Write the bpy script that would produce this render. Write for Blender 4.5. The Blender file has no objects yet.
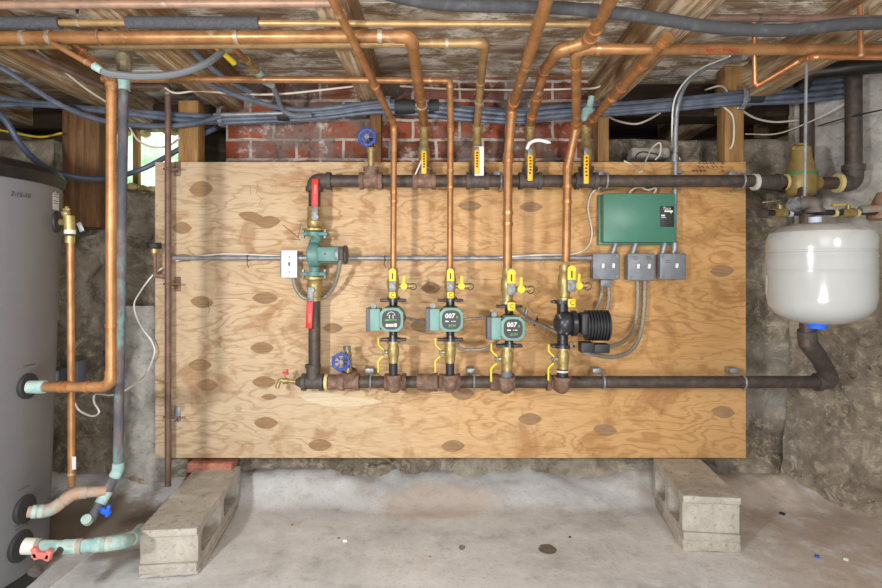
import bpy, bmesh, math, random
from mathutils import Vector, Matrix, Euler, noise
random.seed(7)
PI = math.pi
SC = bpy.context.scene
COL = SC.collection
# ------------------------------------------------------------------ camera frame
F, D, ZC, CX, CY = 560.0, 2.31, 0.935, 441.0, 270.0
def S(Y): return F / (D + Y)
def P(px, py, Y):
    s = S(Y); return Vector(((px - CX) / s, Y, ZC - (py - CY) / s))
def PX(px, Y): return (px - CX) / S(Y)
def PZ(py, Y): return ZC - (py - CY) / S(Y)
def PP(*a): return [P(*q) for q in a]

# ------------------------------------------------------------------ materials
def lin(h):
    h = h.lstrip('#'); o = []
    for i in (0, 2, 4):
        c = int(h[i:i+2], 16) / 255
        o.append(c / 12.92 if c <= .04045 else ((c + .055) / 1.055) ** 2.4)
    return (*o, 1)
class NT:
    def __init__(s, name):
        s.m = bpy.data.materials.new(name); s.m.use_nodes = True
        s.t = s.m.node_tree; s.t.nodes.clear()
        s.out = s.n('ShaderNodeOutputMaterial'); s.b = s.n('ShaderNodeBsdfPrincipled')
        s.l(s.b.outputs[0], s.out.inputs[0])
        s.tc = s.n('ShaderNodeTexCoord')
    def n(s, t, **k):
        o = s.t.nodes.new(t)
        for a, v in k.items(): setattr(o, a, v)
        return o
    def l(s, a, b): s.t.links.new(a, b)
    def mapping(s, scale=(1,1,1), src='Object', rot=(0,0,0)):
        mp = s.n('ShaderNodeMapping'); mp.inputs['Scale'].default_value = scale; mp.inputs['Rotation'].default_value = rot
        s.l(s.tc.outputs[src], mp.inputs[0]); return mp.outputs[0]
    def noise(s, vec, scale=5, detail=5, rough=.6, dist=0):
        t = s.n('ShaderNodeTexNoise'); s.l(vec, t.inputs['Vector'])
        for k, v in (('Scale', scale), ('Detail', detail), ('Roughness', rough), ('Distortion', dist)): t.inputs[k].default_value = v
        return t.outputs['Fac']
    def ramp(s, fac, stops):
        r = s.n('ShaderNodeValToRGB'); e = r.color_ramp.elements
        while len(e) < len(stops): e.new(.5)
        for el, (p, c) in zip(e, stops):
            el.position = p; el.color = lin(c) if isinstance(c, str) else (c, c, c, 1)
        s.l(fac, r.inputs[0]); return r.outputs[0]
    def mix(s, fac, a, b, mode='MIX'):
        m = s.n('ShaderNodeMix', data_type='RGBA', blend_type=mode)
        for v, i in ((fac, 0), (a, 6), (b, 7)):
            if hasattr(v, 'is_linked'): s.l(v, m.inputs[i])
            else: m.inputs[i].default_value = lin(v) if isinstance(v, str) else v
        return m.outputs[2]
    def bump(s, h, st=.3, dist=.01):
        b = s.n('ShaderNodeBump'); b.inputs['Strength'].default_value = st; b.inputs['Distance'].default_value = dist
        s.l(h, b.inputs['Height']); s.l(b.outputs[0], s.b.inputs['Normal'])
    def col(s, c):
        if isinstance(c, str): s.b.inputs['Base Color'].default_value = lin(c)
        else: s.l(c, s.b.inputs['Base Color'])
    def pbr(s, rough=.5, metal=0, coat=0):
        s.b.inputs['Roughness'].default_value = rough; s.b.inputs['Metallic'].default_value = metal
        s.b.inputs['Coat Weight'].default_value = coat; return s.m
def simple(name, c, rough=.5, metal=0, c2=None, sc=30, lo=.4, hi=.65, c3=None, bump=0, coat=0, stretch=(1,1,1)):
    t = NT(name)
    if c2 or bump:
        v = t.mapping(stretch); nz = t.noise(v, sc, 5, .65)
        if c2: t.col(t.ramp(nz, [(lo, c), (hi, c2)] + ([(min(hi + .12, 1), c3)] if c3 else [])))
        else: t.col(c)
        if bump: t.bump(nz, bump, .004)
    else: t.col(c)
    return t.pbr(rough, metal, coat)
M = {}
M['copper']   = simple('copper', '#b88759', .4, .4, '#986b43', 14, .38, .6, '#ccb294', bump=.05)
M['copper_n'] = simple('copper_new', '#cf9465', .3, .6, '#b5764a', 20)
M['copper_d'] = simple('copper_dull', '#a88672', .5, .3, '#8d7464', 24, .4, .62, '#b9a497')
M['copper_g'] = simple('copper_gold', '#b39468', .4, .4, '#96794f', 22, .42, .7, '#c2a888')
M['solder']   = simple('solder', '#c5b7a2', .45, .5, '#a08a70', 60)
M['verdi']    = simple('verdigris', '#444c55', .75, .1, '#665d60', 9, .38, .5, '#6b9795', bump=.3, stretch=(1,1,.5))
M['verdi_l']  = simple('verdigris_pale', '#86a9a8', .8, 0, '#a5bfba', 30, .38, .56, '#a79683', bump=.5)
M['verdi_c']  = simple('verdigris_copper', '#a98c78', .7, .1, '#8fa8a0', 26, .45, .62, bump=.4)
M['iron']     = simple('black_iron', '#48423e', .55, .25, '#665448', 34, .42, .68, '#7d6a5c', bump=.15)
M['rust']     = simple('rusty_iron', '#6d5548', .7, .1, '#8d705e', 40, .4, .6, '#a68e80', bump=.35)
M['cast']     = simple('grey_cast_iron', '#5d5551', .6, .2, '#4a4340', 50, bump=.3)
M['steelpipe']= simple('brown_steel', '#6e5850', .55, .25, '#8a6a5c', 22, .42, .66)
M['brass']    = simple('brass', '#b3a06c', .4, .45, '#93804e', 40, .42, .66)
M['brass_y']  = simple('brass_bright', '#a8925a', .42, .3, '#937c48', 30)
M['galv']     = simple('galvanised', '#a0a4a9', .42, .4, '#85898f', 45)
M['flex']     = None
M['chrome']   = simple('chrome', '#8b8c8e', .45, .4, '#6b6c70', 90)
M['yellow']   = simple('yellow_plastic', '#e3cd2a', .4)
M['orange']   = simple('orange_yellow', '#f3b81c', .42)
M['red']      = simple('red_plastic', '#d4342c', .45)
M['redpale']  = simple('red_pale', '#d8746c', .5)
M['blue']     = simple('blue_paint', '#2f4da0', .45, 0, '#6d83c0', 60, .5, .7)
M['bluecap']  = simple('blue_cap', '#1f62d8', .45)
M['teal']     = simple('teal_paint', '#66918c', .45, 0, '#58827e', 30)
M['tealp']    = simple('teal_plastic', '#739c95', .45)
M['green']    = simple('green_enamel', '#4a826f', .36, 0, '#457b69', 6)
M['black']    = simple('black_plastic', '#2b2d31', .5)
M['label']    = simple('dark_label', '#23272a', .45)
M['blackcast']= simple('black_enamel', '#26262a', .32, 0, '#34343a', 30)
M['dkgrey']   = simple('dark_grey_plastic', '#585d66', .5)
M['white']    = simple('white_plastic', '#ececea', .45)
M['cream']    = simple('cream_cable', '#d9d2c2', .5)
M['tape']     = simple('white_tape', '#d2d2cb', .6)
M['tapeb']    = simple('pale_tape', '#bccbe0', .6)
M['tapey']    = simple('yellow_tape', '#d8c98a', .6)
M['greenband']= simple('green_band', '#3b8a55', .5)
M['greenlit'] = simple('green_print', '#5fc83c', .5)
M['greyvalv'] = simple('grey_enamel', '#878d95', .42, .15, '#7b8189', 30)
M['switchw']  = simple('switch_white', '#e6e6ee', .4)
M['pex']      = simple('blue_grey_tube', '#535c6e', .45, 0, '#6e7889', 16)
M['pexd']     = simple('dark_blue_tube', '#4e5a72', .45)
M['hose']     = simple('grey_hose', '#6b7076', .5)
M['yelcab']   = simple('yellow_cable', '#d9bd2e', .5)
M['foam']     = simple('pipe_foam', '#45474c', .9, 0, '#54565c', 120, bump=.5)
M['foamtube'] = simple('dark_insulation', '#3f4144', .8, 0, '#5a5b5d', 30, .5, .75, bump=.4)
M['heater']   = simple('heater_grey', '#727276', .42, .1, '#6f6f73', 8)
M['heatertop']= simple('heater_black', '#121211', .42, 0, '#1d1d1b', 40)
M['rubber']   = simple('rubber', '#2c2d30', .6)
M['stone']    = simple('grey_stone', '#9a948c', .9, 0, '#b5afa8', 12, bump=.5)
M['bronze']   = simple('old_bronze', '#746a54', .6, .2, '#8d8066', 40, bump=.2)
M['dirt']     = simple('brown_dirt', '#6f5f4c', .95, 0, '#87755f', 18, bump=.6)
M['paper']    = simple('paper_label', '#cfd0d2', .6)
M['ink']      = simple('ink', '#2a2724', .7)
M['redink']   = simple('red_ink', '#c2352c', .7)
M['spray']    = simple('spray_foam', '#d6cb94', .8, 0, '#b0a368', 40, bump=.6)
def tank_mat():
    t = NT('tank_enamel'); v = t.mapping()
    g = t.n('ShaderNodeSeparateXYZ'); t.l(t.tc.outputs['Object'], g.inputs[0])
    nz = t.noise(v, 14, 6, .7)
    a = t.n('ShaderNodeMath', operation='MULTIPLY_ADD'); t.l(g.outputs[2], a.inputs[0]); a.inputs[1].default_value = 9; a.inputs[2].default_value = -2.82
    b = t.n('ShaderNodeMath', operation='MULTIPLY_ADD', use_clamp=True); t.l(nz, b.inputs[0]); b.inputs[1].default_value = 1.5; t.l(a.outputs[0], b.inputs[2])
    t.col(t.mix(b.outputs[0], '#a3a5a4', '#8a7b66')); return t.pbr(.18, 0, .3)
M['tank'] = tank_mat()
def flex_mat():
    t = NT('flexible_conduit'); v = t.mapping((1,1,1)); nz = t.noise(v, 380, 1, .5)
    t.col(t.ramp(nz, [(.4, '#8a857c'), (.6, '#b3aea4')])); t.bump(nz, .6, .003); return t.pbr(.4, .5)
M['flex'] = flex_mat()
def wood(name, c1, c2, c3, stretch, scale=6, rough=.75, bump=.25, white=None):
    t = NT(name); v = t.mapping(stretch); nz = t.noise(v, scale, 8, .7, .6)
    c = t.ramp(nz, [(.3, c1), (.52, c2), (.7, c3)])
    if white:
        w = t.noise(t.mapping((stretch[0]*2.0, stretch[1], stretch[2])), scale * .5, 10, .8, .3)
        w2 = t.noise(t.mapping((1, 1, 1)), 3.2, 3, .5)
        f = t.n('ShaderNodeMath', operation='MULTIPLY'); t.l(t.ramp(w, [(.47, 0.), (.56, 1.)]), f.inputs[0]); t.l(t.ramp(w2, [(.36, 0.), (.52, 1.)]), f.inputs[1])
        c = t.mix(f.outputs[0], c, white)
    t.col(c); t.bump(nz, bump, .006); return t.pbr(rough)
M['wood_y'] = wood('joist_wood', '#5f4832', '#94724e', '#b5946a', (9, .8, 9), 4, white='#cdbfa6')
M['wood_old'] = wood('old_beam', '#4a3624', '#775638', '#946e48', (10, 10, .8), 5)
M['wood_post'] = wood('pine_post', '#7a5732', '#a17b4c', '#b8935f', (14, 14, .9), 5)
M['wood_post_d'] = wood('brown_post', '#5a3c22', '#7d5632', '#95693f', (14, 14, .9), 5)
M['subfloor'] = wood('subfloor_boards', '#665241', '#9a866c', '#bba98e', (1.2, 5, 5), 4, white='#f0ebe2')
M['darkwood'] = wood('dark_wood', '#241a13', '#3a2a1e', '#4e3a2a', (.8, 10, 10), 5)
def ply():
    t = NT('plywood')
    v = t.mapping((.55, 1, 2.6)); w1 = t.noise(v, 1.7, 3, .5, .4)
    mp = t.n('ShaderNodeMapping'); t.l(t.tc.outputs['Object'], mp.inputs[0]); mp.inputs['Scale'].default_value = (.06, 1, 1)
    add = t.n('ShaderNodeVectorMath', operation='MULTIPLY_ADD'); t.l(w1, add.inputs[0]); add.inputs[1].default_value = (.0, 0, .55); t.l(mp.outputs[0], add.inputs[2])
    g = t.noise(add.outputs[0], 26, 4, .6, .2)
    fine = t.noise(t.mapping((3, 20, 60)), 6, 4, .6)
    base = t.ramp(g, [(.34, '#c69c69'), (.46, '#d5b184'), (.6, '#e0c399'), (.72, '#d4af80')])
    cn = t.noise(t.mapping((.75, 1, 2.6)), 1.9, 4, .55, .3)
    fr = t.n('ShaderNodeMath', operation='MULTIPLY'); t.l(cn, fr.inputs[0]); fr.inputs[1].default_value = 34
    pp = t.n('ShaderNodeMath', operation='PINGPONG'); t.l(fr.outputs[0], pp.inputs[0]); pp.inputs[1].default_value = 1
    gate = t.noise(t.mapping((1, 1, 2)), 2.2, 4, .6)
    gm = t.n('ShaderNodeMath', operation='MULTIPLY'); t.l(t.ramp(pp.outputs[0], [(.0, .75), (.22, .35), (.5, 0.)]), gm.inputs[0]); t.l(t.ramp(gate, [(.38, .15), (.6, 1.)]), gm.inputs[1])
    base = t.mix(gm.outputs[0], base, '#a06f3c')
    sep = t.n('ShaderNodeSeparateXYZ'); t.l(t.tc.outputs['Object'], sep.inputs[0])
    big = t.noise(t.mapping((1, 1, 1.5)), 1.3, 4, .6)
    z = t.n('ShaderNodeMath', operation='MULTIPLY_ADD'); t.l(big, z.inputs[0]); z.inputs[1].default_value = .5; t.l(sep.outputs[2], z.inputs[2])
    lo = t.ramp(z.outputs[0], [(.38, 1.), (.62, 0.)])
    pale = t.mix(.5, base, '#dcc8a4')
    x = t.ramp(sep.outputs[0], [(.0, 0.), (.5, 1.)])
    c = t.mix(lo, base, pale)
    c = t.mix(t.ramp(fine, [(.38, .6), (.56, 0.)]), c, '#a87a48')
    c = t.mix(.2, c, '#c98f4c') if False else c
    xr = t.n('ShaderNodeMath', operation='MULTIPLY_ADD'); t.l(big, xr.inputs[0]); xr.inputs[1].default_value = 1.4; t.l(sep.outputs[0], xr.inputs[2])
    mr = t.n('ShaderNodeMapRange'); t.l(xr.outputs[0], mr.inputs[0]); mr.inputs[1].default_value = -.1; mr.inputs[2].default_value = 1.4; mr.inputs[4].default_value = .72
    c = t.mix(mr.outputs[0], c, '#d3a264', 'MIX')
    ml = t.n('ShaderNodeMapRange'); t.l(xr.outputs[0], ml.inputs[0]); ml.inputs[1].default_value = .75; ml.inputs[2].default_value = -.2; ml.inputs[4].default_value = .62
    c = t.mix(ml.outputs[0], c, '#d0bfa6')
    c = t.mix(.55, c, base, 'MULTIPLY') if False else c
    gr = t.ramp(gm.outputs[0], [(.0, 0.), (.5, .42)]); c = t.mix(gr, c, '#9c6c3a')
    # dark water stains with their own outline
    st = t.noise(t.mapping((2.2, 1, 2.2)), 2.4, 6, .65, .6)
    c = t.mix(t.ramp(st, [(.53, 0.), (.64, .55)]), c, '#9a6838')
    t.col(c); t.bump(fine, .12, .002); return t.pbr(.62)
M['ply'] = ply()
M['plug']     = wood('veneer_plug', '#83654a', '#9a7a58', '#ab8c68', (3, 20, 26), 5)
M['plug_l'] = wood('pale_veneer', '#c9b592', '#d9c8a8', '#e0d2b6', (3, 20, 20), 5)
def rubble():
    t = NT('rubble_stone'); v = t.mapping()
    a = t.noise(v, 3.2, 8, .7, .8); b = t.noise(v, 22, 8, .75, .5); d = t.noise(v, 1.1, 3, .5)
    c = t.ramp(a, [(.3, '#544a3f'), (.43, '#807567'), (.56, '#a29787'), (.68, '#c2b8a8')])
    c = t.mix(t.ramp(b, [(.52, 0.), (.62, .85)]), c, '#c6b99f')
    c = t.mix(t.ramp(b, [(.3, .7), (.42, 0.)]), c, '#2d2721')
    c = t.mix(t.ramp(d, [(.55, 0.), (.66, .55)]), c, '#c5c2bb')
    e = t.noise(v, 9, 9, .8, 1.2)
    c = t.mix(t.ramp(e, [(.55, 0.), (.62, .8)]), c, '#cbc3b4')
    c = t.mix(t.ramp(e, [(.36, .75), (.43, 0.)]), c, '#2a241e')
    t.col(c); t.bump(e, .9, .025); return t.pbr(.92)
M['rubble'] = rubble()
def concrete():
    t = NT('concrete_floor'); v = t.mapping()
    a = t.noise(v, 1.7, 6, .6, .5); b = t.noise(v, 9, 8, .72); d = t.noise(v, 90, 3, .6)
    c = t.ramp(a, [(.3, '#abadb0'), (.43, '#c6c7c8'), (.56, '#d6d7d8'), (.68, '#c3bcb5')])
    sep = t.n('ShaderNodeSeparateXYZ'); t.l(t.tc.outputs['Object'], sep.inputs[0])
    xm = t.n('ShaderNodeMath', operation='MULTIPLY_ADD'); t.l(a, xm.inputs[0]); xm.inputs[1].default_value = 1.2; t.l(sep.outputs[0], xm.inputs[2])
    c = t.mix(t.ramp(xm.outputs[0], [(.0, 0.), (1., 0.)]), c, '#b89c86') if False else c
    wx = t.n('ShaderNodeMapRange'); t.l(xm.outputs[0], wx.inputs[0]); wx.inputs[1].default_value = 1.35; wx.inputs[2].default_value = 1.75; wx.inputs[4].default_value = .6
    c = t.mix(wx.outputs[0], c, '#bda48e')
    c = t.mix(t.ramp(b, [(.5, 0.), (.66, .7)]), c, '#e2e3e4')
    c = t.mix(t.ramp(b, [(.3, .5), (.45, 0.)]), c, '#85817d')
    c = t.mix(t.ramp(d, [(.28, .4), (.4, 0.)]), c, '#7b736a')
    def lin_(o, k, off): n = t.n('ShaderNodeMath', operation='MULTIPLY_ADD'); t.l(o, n.inputs[0]); n.inputs[1].default_value = k; n.inputs[2].default_value = off; return n.outputs[0]
    def dirt(cx, cy, rx, ry, col, amt):
        q = t.n('ShaderNodeCombineXYZ'); t.l(lin_(sep.outputs[0], 1/rx, -cx/rx), q.inputs[0]); t.l(lin_(sep.outputs[1], 1/ry, -cy/ry), q.inputs[1])
        ln = t.n('ShaderNodeVectorMath', operation='LENGTH'); t.l(q.outputs[0], ln.inputs[0])
        z = t.n('ShaderNodeMath', operation='MULTIPLY_ADD'); t.l(b, z.inputs[0]); z.inputs[1].default_value = 1.1; t.l(ln.outputs[1], z.inputs[2])
        m = t.n('ShaderNodeMapRange'); t.l(z.outputs[0], m.inputs[0]); m.inputs[1].default_value = 1.65; m.inputs[2].default_value = 1.3; m.inputs[4].default_value = amt
        return t.mix(m.outputs[0], c, col)
    # floor object's origin sits at (0.1, -1.65)
    c = dirt(-1.50, 1.50, .34, .22, '#75634e', .85)
    c = dirt(-.10, 1.64, .26, .12, '#c8a98e', .4)
    t.col(c); t.bump(b, .35, .012); return t.pbr(.85)
M['concrete'] = concrete()
def paleconc(name, stops, sc=7):
    t = NT(name); v = t.mapping(); a = t.noise(v, sc, 8, .7, .3); b = t.noise(v, 50, 5, .7)
    c = t.ramp(a, stops); c = t.mix(t.ramp(b, [(.34, .5), (.46, 0.)]), c, '#6d665c')
    t.col(c); t.bump(b, .4, .006); return t.pbr(.9)
M['block'] = paleconc('cinder_block', [(.3, '#99938a'), (.5, '#b3ada3'), (.68, '#c9c4bb')])
M['mortar_w'] = paleconc('parged_concrete', [(.28, '#79756e'), (.45, '#a5a29c'), (.62, '#c9c7c3'), (.75, '#dedddb')], 4)
def brick():
    t = NT('brick_wall')
    sw = t.n('ShaderNodeSeparateXYZ'); t.l(t.tc.outputs['Object'], sw.inputs[0])
    cm = t.n('ShaderNodeCombineXYZ'); t.l(sw.outputs[0], cm.inputs[0]); t.l(sw.outputs[2], cm.inputs[1])
    wob = t.noise(t.mapping(), 9, 3, .6)
    ad = t.n('ShaderNodeVectorMath', operation='MULTIPLY_ADD'); t.l(wob, ad.inputs[0]); ad.inputs[1].default_value = (.018, .018, 0); t.l(cm.outputs[0], ad.inputs[2])
    b = t.n('ShaderNodeTexBrick'); t.l(ad.outputs[0], b.inputs['Vector'])
    b.inputs['Scale'].default_value = 1; b.inputs['Brick Width'].default_value = .205; b.inputs['Row Height'].default_value = .086
    b.inputs['Mortar Size'].default_value = .006; b.inputs['Mortar Smooth'].default_value = .1; b.inputs['Bias'].default_value = -.1
    b.inputs['Color1'].default_value = lin('#9c5034'); b.inputs['Color2'].default_value = lin('#5f4038'); b.inputs['Mortar'].default_value = lin('#c4bbb0')
    n1 = t.noise(t.mapping(), 4, 7, .7); n2 = t.noise(t.mapping(), 11, 9, .75)
    c = t.mix(t.ramp(n1, [(.46, 0.), (.56, .8)]), b.outputs[0], '#7b706a')
    c = t.mix(t.ramp(n2, [(.55, 0.), (.66, .7)]), c, '#ded8d0')
    c = t.mix(t.ramp(n2, [(.34, .75), (.46, 0.)]), c, '#33251f')
    t.col(c)
    h = t.n('ShaderNodeMath', operation='MULTIPLY_ADD'); t.l(b.outputs['Fac'], h.inputs[0]); h.inputs[1].default_value = -1; t.l(n2, h.inputs[2])
    t.bump(h.outputs[0], .5, .01); return t.pbr(.9)
M['brick'] = brick()
M['brick1'] = simple('red_brick', '#a4604a', .9, 0, '#b98472', 30, bump=.4)
def pane():
    t = NT('lit_window_glass'); nz = t.noise(t.mapping((1, 1, 1)), 9, 4, .6)
    c = t.ramp(nz, [(.35, '#9fc79a'), (.5, '#d3ecd2'), (.62, '#f4fff4')])
    t.col('#101010'); t.l(c, t.b.inputs['Emission Color']); t.b.inputs['Emission Strength'].default_value = 1.7
    return t.pbr(.1)
M['pane'] = pane()
def led():
    t = NT('green_lamp'); t.col('#70ff30'); t.b.inputs['Emission Color'].default_value = lin('#70ff30'); t.b.inputs['Emission Strength'].default_value = 2
    return t.pbr(.3)
M['led'] = led()

# ------------------------------------------------------------------ mesh helpers
def V(p): return p if isinstance(p, Vector) else Vector(p)
def fillet(pts, rad, n=7):
    pts = [V(p) for p in pts]; out = [pts[0]]; arcs = []
    for i in range(1, len(pts) - 1):
        a, b, c = pts[i-1], pts[i], pts[i+1]
        u, w = (a - b), (c - b); lu, lw = u.length, w.length; u /= lu; w /= lw
        ang = u.angle(w)
        if PI - ang < .03: out.append(b); continue
        d = min(rad / math.tan(ang / 2), lu * .48, lw * .48)
        p0, p1 = b + u * d, b + w * d
        arc = [p0 * (1-t)**2 + b * 2*t*(1-t) + p1 * t*t for t in [k / n for k in range(n + 1)]]
        out += arc; arcs.append((arc, u, w))
    out.append(pts[-1]); return out, arcs
def spline(pts, n=8):
    pts = [V(p) for p in pts]; q = [pts[0] * 2 - pts[1]] + pts + [pts[-1] * 2 - pts[-2]]; out = []
    for i in range(1, len(q) - 2):
        a, b, c, d = q[i-1:i+3]
        for k in range(n):
            t = k / n
            out.append(.5 * (2*b + (c - a)*t + (2*a - 5*b + 4*c - d)*t*t + (3*b - a - 3*c + d)*t**3))
    out.append(pts[-1]); return out
class B:
    def __init__(s, k=1.0): s.bm = bmesh.new(); s.k = k
    def tube(s, pts, r, seg=14, cap=True):
        k = s.k; pts = [V(p) * k for p in pts]
        q = [pts[0]]
        for p in pts[1:]:
            if (p - q[-1]).length > 1e-6: q.append(p)
        pts = q; n = len(pts)
        if n < 2: return s
        rs = [r * k] * n if not isinstance(r, (list, tuple)) else [x * k for x in r]
        tg = []
        for i in range(n):
            d = (pts[min(i+1, n-1)] - pts[max(i-1, 0)]); tg.append(d.normalized())
        ref = Vector((0, 0, 1)) if abs(tg[0].z) < .9 else Vector((0, 1, 0))
        nx = tg[0].cross(ref).normalized(); rings = []
        for i in range(n):
            if i: nx = (nx - tg[i] * nx.dot(tg[i])).normalized()
            ny = tg[i].cross(nx)
            rings.append([s.bm.verts.new(pts[i] + (nx * math.cos(2*PI*j/seg) + ny * math.sin(2*PI*j/seg)) * rs[i]) for j in range(seg)])
        for i in range(n - 1):
            for j in range(seg):
                s.bm.faces.new((rings[i][j], rings[i][(j+1) % seg], rings[i+1][(j+1) % seg], rings[i+1][j]))
        if cap: s.bm.faces.new(rings[0][::-1]); s.bm.faces.new(rings[-1])
        return s
    def cyl(s, a, b, r, r2=None, seg=16): return s.tube([a, b], [r, r2 if r2 is not None else r] , seg)
    def lathe(s, prof, o=(0,0,0), axis=(0,0,1), seg=32):
        k = s.k; o = V(o) * k; q = Vector((0,0,1)).rotation_difference(V(axis).normalized()); rings = []
        for r, z in prof:
            rings.append([s.bm.verts.new(o + q @ Vector((r*k*math.cos(2*PI*j/seg), r*k*math.sin(2*PI*j/seg), z*k))) for j in range(seg)])
        for i in range(len(prof) - 1):
            for j in range(seg): s.bm.faces.new((rings[i][j], rings[i][(j+1) % seg], rings[i+1][(j+1) % seg], rings[i+1][j]))
        s.bm.faces.new(rings[0][::-1]); s.bm.faces.new(rings[-1]); return s
    def box(s, c, d, bev=0, rot=None, seg=2):
        k = s.k; t = bmesh.new(); bmesh.ops.create_cube(t, size=1)
        bmesh.ops.scale(t, vec=V(d) * k, verts=t.verts)
        if bev: bmesh.ops.bevel(t, geom=t.edges[:], offset=bev * k, segments=seg, affect='EDGES', profile=.5)
        if rot: bmesh.ops.rotate(t, matrix=Euler(rot).to_matrix(), verts=t.verts)
        bmesh.ops.translate(t, vec=V(c) * k, verts=t.verts)
        s.merge(t); return s
    def merge(s, t):
        me = bpy.data.meshes.new('t'); t.to_mesh(me); t.free(); s.bm.from_mesh(me); bpy.data.meshes.remove(me)
    def sphere(s, c, r, sc=(1,1,1), seg=16):
        t = bmesh.new(); bmesh.ops.create_uvsphere(t, u_segments=seg, v_segments=seg // 2 + 2, radius=r * s.k)
        bmesh.ops.scale(t, vec=sc, verts=t.verts); bmesh.ops.translate(t, vec=V(c) * s.k, verts=t.verts); s.merge(t); return s
    def torus(s, c, R, r, axis=(0,0,1), seg=24, a0=0, a1=2*PI, rs=8):
        q = Vector((0,0,1)).rotation_difference(V(axis).normalized()); n = seg
        pts = [V(c) + q @ Vector((R*math.cos(a0+(a1-a0)*i/n), R*math.sin(a0+(a1-a0)*i/n), 0)) for i in range(n + 1)]
        return s.tube(pts, r, rs)
    def prism(s, poly, y0, y1, holes=(), bev=0):          # outline in X-Z, thickness along Y
        k = s.k; t = bmesh.new(); edges = []
        for lp in [poly] + list(holes):
            vs = [t.verts.new((x*k, y0*k, z*k)) for x, z in lp]
            edges += [t.edges.new((vs[i], vs[(i+1) % len(vs)])) for i in range(len(vs))]
        if holes:
            bmesh.ops.triangle_fill(t, use_beauty=True, use_dissolve=False, edges=edges)
        else: t.faces.new(t.verts[:])
        r = bmesh.ops.extrude_face_region(t, geom=t.faces[:])
        bmesh.ops.translate(t, vec=(0, (y1 - y0)*k, 0), verts=[g for g in r['geom'] if isinstance(g, bmesh.types.BMVert)])
        bmesh.ops.recalc_face_normals(t, faces=t.faces[:])
        if bev: bmesh.ops.bevel(t, geom=[e for e in t.edges if e.calc_face_angle(0) > 1.0], offset=bev*k, segments=2, affect='EDGES', profile=.5)
        s.merge(t); return s
    def text(s, txt, c, size, shear=0, thick=.0004, mat3=None):   # faces -Y
        cu = bpy.data.curves.new('t', 'FONT'); cu.body = txt; cu.size = size * s.k; cu.extrude = thick; cu.shear = shear; cu.offset = .018 * cu.size if txt == '007' else 0
        cu.align_x = 'CENTER'; cu.align_y = 'CENTER'; cu.resolution_u = 2
        o = bpy.data.objects.new('t', cu); me = bpy.data.meshes.new_from_object(o); bpy.data.objects.remove(o)
        me.transform(Matrix.Translation(V(c) * s.k) @ (mat3 or Matrix.Rotation(PI/2, 4, 'X')))
        s.bm.from_mesh(me); bpy.data.meshes.remove(me); return s
    def jitter(s, amp, sc=20):
        for v in s.bm.verts: v.co += noise.noise_vector(v.co * sc) * amp
        return s
    def mesh(s, name, mat, ang=.6):
        bmesh.ops.recalc_face_normals(s.bm, faces=s.bm.faces[:])
        me = bpy.data.meshes.new(name); s.bm.to_mesh(me); s.bm.free()
        me.materials.append(M[mat])
        for p in me.polygons: p.use_smooth = True
        me.set_sharp_from_angle(angle=ang); return me
    def part(s, name, mat, parent, local=False, label=None, ang=.6):
        if not local:
            r = parent
            while r.parent: r = r.parent
            inv = r.matrix_basis.inverted(); bmesh.ops.transform(s.bm, matrix=inv, verts=s.bm.verts)
        o = bpy.data.objects.new(name, s.mesh(name, mat, ang)); COL.objects.link(o); o.parent = parent
        if label: o['label'] = label
        return o
    def thing(s, name, mat, label=None, cat=None, group=None, kind=None, ang=.6):
        xs = [v.co for v in s.bm.verts]
        c = Vector(((min(v.x for v in xs) + max(v.x for v in xs)) / 2, (min(v.y for v in xs) + max(v.y for v in xs)) / 2, min(v.z for v in xs)))
        bmesh.ops.translate(s.bm, vec=-c, verts=s.bm.verts)
        o = bpy.data.objects.new(name, s.mesh(name, mat, ang)); COL.objects.link(o); o.location = c
        tag(o, label, cat, group, kind); return o
def tag(o, label=None, cat=None, group=None, kind=None):
    for k, v in (('label', label), ('category', cat), ('group', group), ('kind', kind)):
        if v: o[k] = v
    return o
def root(name, label, cat, loc, group=None, rot=(0,0,0)):
    o = bpy.data.objects.new(name, None); COL.objects.link(o); o.location = loc; o.rotation_euler = rot
    o.empty_display_size = .05; o.matrix_basis = Matrix.Translation(V(loc)) @ Euler(rot).to_matrix().to_4x4()
    return tag(o, label, cat, group)
def copy_tree(o, parent=None):
    c = o.copy(); COL.objects.link(c)
    if parent: c.parent = parent
    for ch in [x for x in COL.objects if x.parent == o]: copy_tree(ch, c)
    return c
def far(a, b, d=.6):            # a point further out along the line from b through a, behind the camera side
    A, Bp = P(*a), P(*b); return A + (A - Bp).normalized()*d
def pipe(name, label, cat, pts, r, mat, fil=.03, joints=(), group=None, jmat=None, emat=None, seg=14):
    pts = [p if isinstance(p, Vector) else P(*p) for p in pts]; path, arcs = fillet(pts, fil)
    if not arcs and not joints: return B().tube(path, r, seg).thing(name, mat, label, cat, group)
    low = min(pts, key=lambda p: p.z); t = root(name, label, cat, low, group)
    B().tube(path, r, seg).part('pipe_run', mat, t)
    for arc, u, w in arcs:
        e = r * .9
        B().tube([arc[0] + u*e] + arc + [arc[-1] + w*e], r * 1.16, seg).part('elbow', emat or mat, t)
    for i, f in joints:
        a, b = pts[i], pts[i+1]; d = (b - a).normalized(); c = a.lerp(b, f)
        B().cyl(c - d*r*.35, c + d*r*.35, r * 1.2, seg=seg).part('solder_ring', jmat or 'solder', t)
    return t
def cable(name, label, cat, pts, r, mat, group=None, n=7, seg=8):
    return B().tube(spline([P(*p) for p in pts], n), r, seg).thing(name, mat, label, cat, group)

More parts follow.
